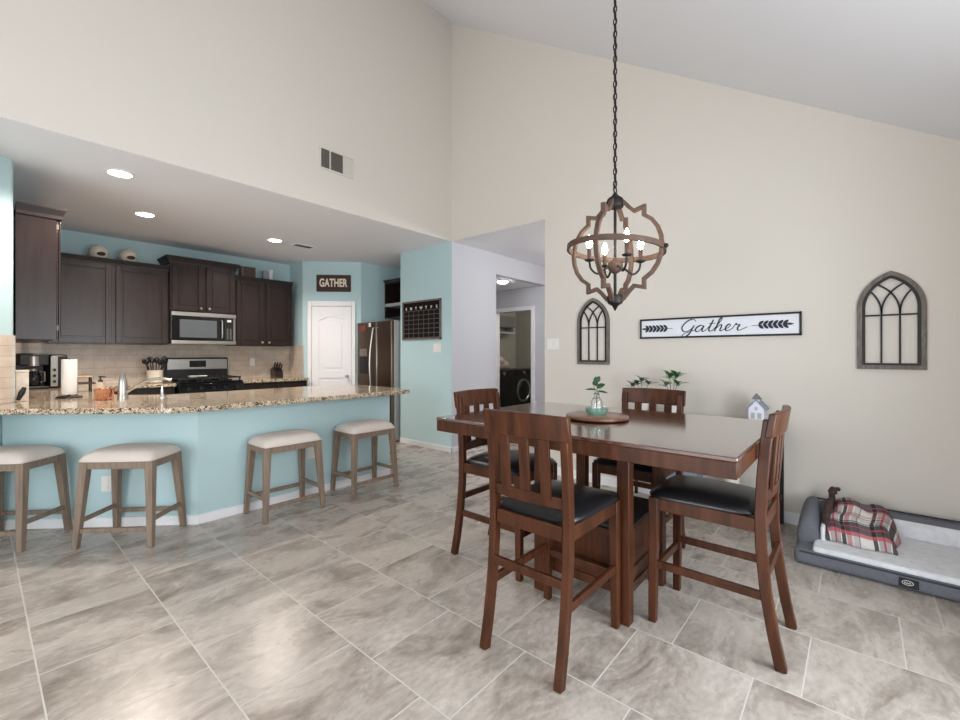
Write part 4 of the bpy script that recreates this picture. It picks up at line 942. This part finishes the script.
# ------------------------------------------------------------------ dog bed
def softbox(x0, x1, y0, y1, z0, z1, r, n=3):
    mb = MB(); return mb.box(x0, x1, y0, y1, z0, z1)
t = thing('dog_bed', 'gray bolstered dog bed with light plush lining against the beige wall', 'dog bed', (3.65, -0.18, 0))
B0, B1 = -0.72, 0.30
obj('base', MB().box(3.285, 4.0, B0, B1, 0.004, 0.092), 'bedgray', t, bevel=0.03, seg=4)
obj('sleep_surface', MB().box(3.305, 3.86, B0 + 0.02, B1 - 0.09, 0.075, 0.118), 'plush', t, bevel=0.02, seg=3)
# left bolster, rounded hump lowering towards the front
def bolster(pts, rad, seg=16):
    return MB().tube(pts, rad, seg)
lb = MB(); vs = []; fs = []; K = 12; prof = [(3.44, 0.20), (3.50, 0.245), (3.60, 0.27), (3.72, 0.285), (3.84, 0.285), (3.99, 0.27)]
sec = lambda h: [(B1 - 0.005, 0.02), (B1 + 0.004, h * 0.6), (B1 - 0.015, h * 0.9), (B1 - 0.05, h), (B1 - 0.09, h * 0.95), (B1 - 0.12, h * 0.72), (B1 - 0.125, 0.10), (B1 - 0.10, 0.02)]
for x, h in prof: vs += [(x, y, z) for y, z in sec(h)]
for i in range(len(prof) - 1):
    for k in range(8): fs.append((i * 8 + k, i * 8 + (k + 1) % 8, i * 8 + 8 + (k + 1) % 8, i * 8 + 8 + k))
fs += [tuple(range(8)), tuple((len(prof) - 1) * 8 + k for k in range(7, -1, -1))]
obj('side_bolster', MB().add(vs, fs), 'bedgray', t, subsurf=2, smooth=80)
obj('side_lining', MB().box(3.46, 3.86, B1 - 0.145, B1 - 0.122, 0.10, 0.20), 'plush', t, bevel=0.01, seg=3)
vs = []; fs = []; ys = [B1 - 0.06, 0.15, -0.1, -0.35, B0 + 0.02]
sec2 = [(4.015, 0.02), (4.018, 0.15), (4.0, 0.225), (3.955, 0.245), (3.90, 0.225), (3.878, 0.15), (3.873, 0.08), (3.90, 0.02)]
for y in ys: vs += [(x, y, z) for x, z in sec2]
for i in range(len(ys) - 1):
    for k in range(8): fs.append((i * 8 + k, i * 8 + 8 + k, i * 8 + 8 + (k + 1) % 8, i * 8 + (k + 1) % 8))
fs += [tuple(range(7, -1, -1)), tuple((len(ys) - 1) * 8 + k for k in range(8))]
obj('back_bolster', MB().add(vs, fs), 'bedgray', t, subsurf=2, smooth=80)
obj('back_lining', MB().prism_y([(3.868, 0.10), (3.882, 0.10), (3.90, 0.212), (3.886, 0.215), (3.872, 0.17)], B0 + 0.05, B1 - 0.13), 'plush', t, bevel=0.004)
obj('piping', MB().tube([(3.288, B1 - 0.03, 0.082), (3.288, B0 + 0.03, 0.082)], 0.005, 8), 'beddark', t)
obj('piping', MB().tube([(3.955, B1 - 0.06, 0.247), (3.955, B0 + 0.05, 0.247)], 0.006, 8), 'beddark', t)
lab = obj('label_patch', MB().box(3.278, 3.286, -0.245, -0.168, 0.024, 0.07), 'navy', t)
mb = MB().tube([(3.277, -0.202 + 0.022 * math.cos(a), 0.05 + 0.012 * math.sin(a)) for a in [2 * math.pi * i / 20 for i in range(20)]], 0.0016, 6, closed=True)
for k, yy in enumerate((-0.192, -0.201, -0.210)):
    mb.tube([(3.277, yy + 0.003, 0.045), (3.277, yy, 0.056 - 0.004 * (k % 2)), (3.277, yy - 0.004, 0.046)], 0.0015, 6)
obj('label_mark', mb, 'white', lab)

# plaid blanket heap
def blanket():
    nx, ny = 44, 40; vs = []; fs = []; uv = []
    for j in range(ny + 1):
        for i in range(nx + 1):
            u = i / nx; v = j / ny                       # u: along +x (towards wall), v: along y (left to right)
            x = 3.47 + 0.39 * u; y = 0.155 - 0.335 * v
            ex = min(1, 2 * min(u, 1 - u) * 3.0); ey = min(1, 2 * min(v, 1 - v) * 2.8)
            edge = (math.sin(ex * math.pi / 2) ** 0.75) * (math.sin(ey * math.pi / 2) ** 0.75)
            h = 0.085 + 0.14 * u ** 1.0 - 0.055 * v * u
            fold = 0.010 * math.sin(16 * v + 3 * u) + 0.008 * math.sin(21 * u + 4 * v)
            z = 0.121 + edge * (h + fold)
            x += 0.012 * math.sin(9 * v) * (1 - u); y += 0.015 * math.sin(7 * u)
            vs.append((x, y, z)); uv.append((v * 1.5 + 0.1 * u + 0.05, u * 1.45 + z * 1.6 - 0.2))
    for j in range(ny):
        for i in range(nx):
            a = j * (nx + 1) + i; fs.append((a, a + nx + 1, a + nx + 2, a + 1))
    o = obj('plaid_cover', MB().add(vs, fs), 'plaid', bl, smooth=80, solid=0.012)
    me = o.data; lay = me.uv_layers.new(name='UVMap')
    for lp in me.loops: lay.data[lp.index].uv = uv[lp.vertex_index]
    return o
bl = thing('throw_blanket', 'folded red, black and white plaid blanket heaped on the left of the dog bed', 'blanket', (3.64, 0.03, 0.12))
blanket()
vs = []; fs = []
path = [(3.50, 0.15, 0.15), (3.56, 0.152, 0.205), (3.64, 0.15, 0.25), (3.72, 0.146, 0.285), (3.79, 0.14, 0.30)]
obj('fleece_lining', MB().tube(path, [0.014, 0.024, 0.026, 0.024, 0.014], 10), 'fleece', bl)
tag(obj('chew_toy', MB().tube(catmull([(3.83, 0.13, 0.28), (3.835, 0.135, 0.325), (3.84, 0.12, 0.355), (3.85, 0.09, 0.36)], 5), [0.018] * 6 + [0.026] * 5 + [0.014] * 4 + [0.005], 10), 'fleece', org=(3.83, 0.13, 0.29)), 'small dark fuzzy tuft poking up behind the plaid blanket', 'toy')

# ------------------------------------------------------------------ things on the kitchen counters
Z = 0.9155
t = thing('faucet', 'chrome kitchen faucet standing on the peninsula counter left of its corner', 'faucet', (0.78, 4.48, Z))
fx_, fy_ = 0.78, 4.48; r45 = Vector((1, -1, 0)).normalized()
obj('body', MB().lathe([(0.036, 0), (0.036, 0.02), (0.033, 0.03), (0.032, 0.10), (0.028, 0.15), (0.018, 0.195), (0.006, 0.215)], (fx_, fy_, Z), 20), 'steel', t)
b = Vector((fx_, fy_, Z))
obj('spout', MB().tube(catmull([b + Vector((0, 0, 0.04)), b + r45 * 0.10 + Vector((0, 0, 0.10)), b + r45 * 0.2 + Vector((0, 0, 0.15)), b + r45 * 0.3 + Vector((0, 0, 0.165)), b + r45 * 0.37 + Vector((0, 0, 0.15))], 6), 0.012, 10), 'chrome', t)
t = thing('soap_pump', 'slim chrome soap pump on the counter right of the faucet', 'soap dispenser', (1.02, 4.38, Z))
obj('bottle', MB().lathe([(0.02, 0), (0.02, 0.008), (0.012, 0.02), (0.011, 0.07), (0.006, 0.075), (0.006, 0.1)], (1.02, 4.38, Z), 14), 'chrome', t)
obj('nozzle', MB().tube([(1.02, 4.38, Z + 0.1), (1.0, 4.42, Z + 0.1), (0.99, 4.44, Z + 0.092)], 0.005, 8), 'chrome', t)
t = thing('copper_canister', 'shiny copper canister on the counter left of the faucet', 'canister', (0.675, 4.55, Z))
obj('body', MB().lathe([(0.056, 0), (0.06, 0.006), (0.062, 0.08), (0.066, 0.088), (0.056, 0.088), (0.054, 0.01)], (0.675, 4.55, Z), 28), 'copper', t)
obj('handle', MB().tube([(0.675 + 0.06, 4.55 - 0.01, Z + 0.07), (0.675 + 0.09, 4.55 - 0.015, Z + 0.072)], 0.008, 8), 'copper', t)
t = thing('soap_bottle', 'pump soap bottle with black nozzle just behind the copper canister', 'soap dispenser', (0.68, 4.74, Z))
obj('bottle', MB().lathe([(0.034, 0), (0.036, 0.01), (0.036, 0.10), (0.02, 0.125), (0.014, 0.135)], (0.68, 4.74, Z), 18), 'amber', t)
obj('pump', MB().lathe([(0.016, 0.135), (0.016, 0.15), (0.006, 0.155), (0.006, 0.17), (0.014, 0.172), (0.012, 0.182)], (0.68, 4.74, Z), 14).cyl((0.68, 4.74, Z + 0.177), (0.708, 4.71, Z + 0.174), 0.005), 'black', t)
t = thing('paper_towel_holder', 'white paper towel roll on a dark stand near the left end of the counter', 'paper towels', (0.515, 4.97, Z))
obj('stand', MB().lathe([(0.085, 0), (0.085, 0.008), (0.078, 0.014)], (0.515, 4.97, Z), 28).cyl((0.515, 4.97, Z + 0.014), (0.515, 4.97, Z + 0.325), 0.007), 'iron', t)
obj('paper_roll', MB().lathe([(0.02, 0.03), (0.049, 0.03), (0.05, 0.034), (0.05, 0.316), (0.049, 0.32), (0.02, 0.32), (0.02, 0.03)], (0.515, 4.97, Z), 28, cap=False), 'paper', t)
# coffee maker in the back corner, turned 45 degrees
def loc45(mb, x, y): return xf(mb, Matrix.Translation((x, y, Z)) @ Matrix.Rotation(R(10), 4, 'Z') @ Matrix.Diagonal((0.8, 1, 1.03, 1)))
ox, oy = 0.46, 6.55
t = thing('coffee_maker', 'large black coffee maker with steel trim in the back left counter corner', 'coffee maker', (ox, oy, Z))
LM = lambda mb: loc45(mb, ox, oy)
obj('body', LM(MB().box(-0.24, 0.04, 0.02, 0.18, 0, 0.36).box(-0.24, 0.04, -0.12, 0.02, 0.24, 0.36).box(-0.24, 0.04, -0.14, 0.02, 0, 0.03)), 'black', t, bevel=0.012, seg=3)
obj('pod_brewer', LM(MB().box(0.05, 0.24, -0.10, 0.18, 0, 0.35)), 'black', t, bevel=0.03, seg=4)
obj('control_panel', LM(MB().box(0.055, 0.13, -0.112, -0.10, 0.02, 0.33)), 'steel', t, bevel=0.004)
for bz in (0.19, 0.13, 0.07): obj('button', LM(MB().cyl((0.093, -0.112, bz), (0.093, -0.118, bz), 0.016)), 'black', t)
obj('filter_basket', LM(MB().cyl((-0.10, -0.06, 0.235), (-0.10, -0.06, 0.33), 0.075)), 'steel', t)
cf = obj('carafe', LM(MB().lathe([(0.06, 0.032), (0.075, 0.05), (0.078, 0.12), (0.055, 0.18), (0.05, 0.2)], (-0.10, -0.06, 0), 20)), 'gloss', t)
obj('carafe_band', LM(MB().lathe([(0.054, 0.182), (0.056, 0.205), (0.03, 0.21)], (-0.10, -0.06, 0), 20)), 'steel', cf)
obj('carafe_handle', LM(MB().tube([(-0.05, -0.10, 0.18), (-0.01, -0.14, 0.17), (-0.01, -0.14, 0.08), (-0.04, -0.12, 0.07)], 0.008, 8)), 'steel', cf)
t = thing('serving_stand', 'low tan wooden two-tier stand behind the paper towels', 'stand', (0.69, 5.68, Z))
obj('tier', MB().box(0.61, 0.77, 5.6, 5.76, 0.99, 1.005), 'distress', t, bevel=0.002)
obj('tier', MB().box(0.63, 0.75, 5.62, 5.76, 1.055, 1.065), 'tan', t, bevel=0.002)
for x in (0.64, 0.74):
    for y in (5.64, 5.74): obj('leg', MB().cyl((x, y, Z), (x, y, 1.055), 0.006), 'iron', t)
t = thing('storage_box', 'tall tan wooden box beside the tiled angle at the left counter end', 'box', (0.24, 4.935, Z))
obj('box', MB().box(0.205, 0.275, 4.87, 5.0, Z, Z + 0.225), 'stone', t, bevel=0.004)
obj('lid', MB().box(0.204, 0.278, 4.867, 5.003, Z + 0.225, Z + 0.24), 'stone', t, bevel=0.003)
tag(obj('sunglasses_case', MB().tube([(0.215, 4.835, Z + 0.013), (0.235, 4.825, Z + 0.07), (0.25, 4.82, Z + 0.11)], [0.012, 0.02, 0.012], 10), 'black', org=(0.235, 4.825, Z)), 'small black object on the counter by the tan box', 'case')
t = thing('utensil_crock', 'cream crock full of black cooking utensils left of the range', 'utensil holder', (1.49, 6.74, Z))
obj('crock', MB().lathe([(0.07, 0), (0.082, 0.01), (0.085, 0.15), (0.088, 0.16), (0.078, 0.16), (0.075, 0.015)], (1.49, 6.74, Z), 24), 'stone', t)
random.seed(3)
for k in range(9):
    a = k * 2.4; d = Vector((math.cos(a), math.sin(a), 0)); b0 = Vector((1.49, 6.74, Z + 0.03)) + d * 0.03; ln = 0.20 + 0.05 * random.random()
    tp = b0 + d * (0.03 + 0.08 * random.random()) + Vector((0, 0, ln))
    u = obj('utensil', MB().cyl(b0, tp, 0.006, 0.006, 8), 'black', t)
    dv = (tp - b0).normalized()
    obj('utensil_head', MB().sphere(tp + dv * 0.025, 0.036, 12, 8, (0.8, 0.35 if k % 2 else 0.8, 1.0)), 'black', u)
t = thing('spoon_rest', 'white spoon rest on the range cooktop', 'spoon rest', (1.86, 6.55, 0.9755))
obj('dish', MB().lathe([(0.001, 0.002), (0.045, 0.0), (0.055, 0.012), (0.058, 0.02), (0.053, 0.02), (0.04, 0.008), (0.001, 0.008)], (1.86, 6.55, 0.9755), 22, cap=False), 'white', t)
obj('handle_tray', MB().box(1.91, 2.02, 6.535, 6.565, 0.985, 0.997), 'white', t, bevel=0.004)
t = thing('knife_block', 'dark wooden knife block with black handles on the short counter', 'knife block', (3.07, 6.82, Z))
obj('block', MB().prism_x([(6.74, Z), (6.92, Z), (6.92, Z + 0.12), (6.86, Z + 0.16), (6.75, Z + 0.10)], 3.01, 3.13), 'cab', t, bevel=0.003)
for k in range(6):
    x = 3.03 + 0.04 * (k % 3); y = 6.79 + 0.05 * (k // 3); z = Z + 0.115 + 0.03 * (k // 3)
    obj('knife_handle', MB().cyl((x, y, z), (x, y - 0.05, z + 0.085), 0.011), 'black', t)
# on top of the wall cabinets
def ppot(x, label):
    t = thing('ceramic_pot', label, 'pot', (x, 6.85, 2.406), group='round pots on the cabinet')
    obj('body', MB().lathe([(0.05, 0), (0.075, 0.02), (0.092, 0.07), (0.088, 0.115), (0.06, 0.15), (0.035, 0.16)], (x, 6.85, 2.406), 24), 'stone', t)
    obj('knob', MB().sphere((x, 6.85, 2.576), 0.02), 'stone', t)
    obj('opening', MB().sphere((x + 0.012, 6.772, 2.468), 0.04, 14, 9, (1.1, 0.5, 0.65)), 'brown', t)['label'] = 'dark arched opening'
ppot(0.965, 'round cream pot with dark opening, left of the two on the cabinet')
ppot(1.245, 'round cream pot with dark opening, right of the two on the cabinet')
t = thing('picture_frame', 'small brown framed picture standing on the right wall cabinet', 'picture', (2.66, 6.86, 2.401))
obj('frame', MB().box(2.56, 2.76, 6.84, 6.94, 2.401, 2.575), 'frame', t, bevel=0.003)
obj('picture', MB().box(2.59, 2.75, 6.835, 6.84, 2.425, 2.56), 'distress', t)
t = thing('candle_jar', 'pale glass jar candle standing on the right wall cabinet beside the picture', 'candle', (2.96, 6.86, 2.401))
obj('jar', MB().lathe([(0.03, 0), (0.032, 0.004), (0.032, 0.17), (0.028, 0.175)], (2.99, 6.86, 2.401), 18), 'white', t)
obj('sleeve', MB().box(2.87, 2.95, 6.83, 6.89, 2.401, 2.545), 'roof', t)

# ------------------------------------------------------------------ laundry room beyond the hall
def washer(x0, x1, label, ring=True):
    t = thing('washing_machine', label, 'washing machine', ((x0 + x1) / 2, 5.6, 0), group='laundry machines')
    y0 = 5.26; cx_ = (x0 + x1) / 2
    obj('body', MB().box(x0, x1, y0, 5.96, 0.02, 0.97), 'black', t, bevel=0.012)
    obj('control_panel', MB().box(x0 + 0.02, x1 - 0.02, y0 - 0.012, y0, 0.84, 0.95), 'gloss', t, bevel=0.003)
    obj('dial', MB().cyl((cx_, y0 - 0.012, 0.895), (cx_, y0 - 0.035, 0.895), 0.032), 'steel', t)
    if not ring:
        obj('door', MB().box(x0 + 0.06, x1 - 0.06, y0 - 0.015, y0, 0.2, 0.8), 'gloss', t, bevel=0.01); return
    F = Matrix.Translation((cx_, y0, 0.53)) @ Matrix.Rotation(R(90), 4, 'X')
    dd = obj('door', xf(MB().lathe([(0.19, 0.0), (0.205, 0.02), (0.235, 0.02), (0.24, 0.0)], (0, 0, 0), 32, cap=False), F), 'steel', t)
    obj('door_glass', xf(MB().lathe([(0.19, 0.004), (0.17, 0.03), (0.10, 0.045), (0.001, 0.05)], (0, 0, 0), 32), F), 'gloss', dd)
washer(7.12, 7.80, 'black front-load washer with round steel-ringed door, right one in the laundry')
washer(6.46, 7.11, 'black square-doored machine left in the laundry, with clothes heaped on top', False)
random.seed(5); cl = MB()
for k in range(7): cl.sphere((6.70 + 0.045 * k, 5.42 + 0.05 * (k % 3), 1.07 + 0.07 * (k % 2)), 0.125, 12, 8, (1, 1, 0.75))
tag(obj('laundry_pile', cl, 'cloth', org=(6.85, 5.45, 0.97), smooth=80), 'heap of pale crumpled laundry on top of the left machine', 'laundry', kind='stuff')
t = thing('wall_shelf', 'gray wall-mounted shelf box high on the laundry wall', 'shelf', (7.55, 5.9, 1.8))
obj('box', MB().box(7.2, 7.85, 5.75, 5.999, 1.86, 2.10), 'slate', t, bevel=0.004)
obj('ledge', MB().box(7.2, 7.85, 5.73, 5.999, 1.72, 1.76), 'ltgray', t)
obj('bracket', MB().box(7.25, 7.27, 5.76, 5.999, 1.76, 1.86).box(7.78, 7.80, 5.76, 5.999, 1.76, 1.86), 'ltgray', t)

for o in bpy.data.objects:
    if '_w' in o: del o['_w']
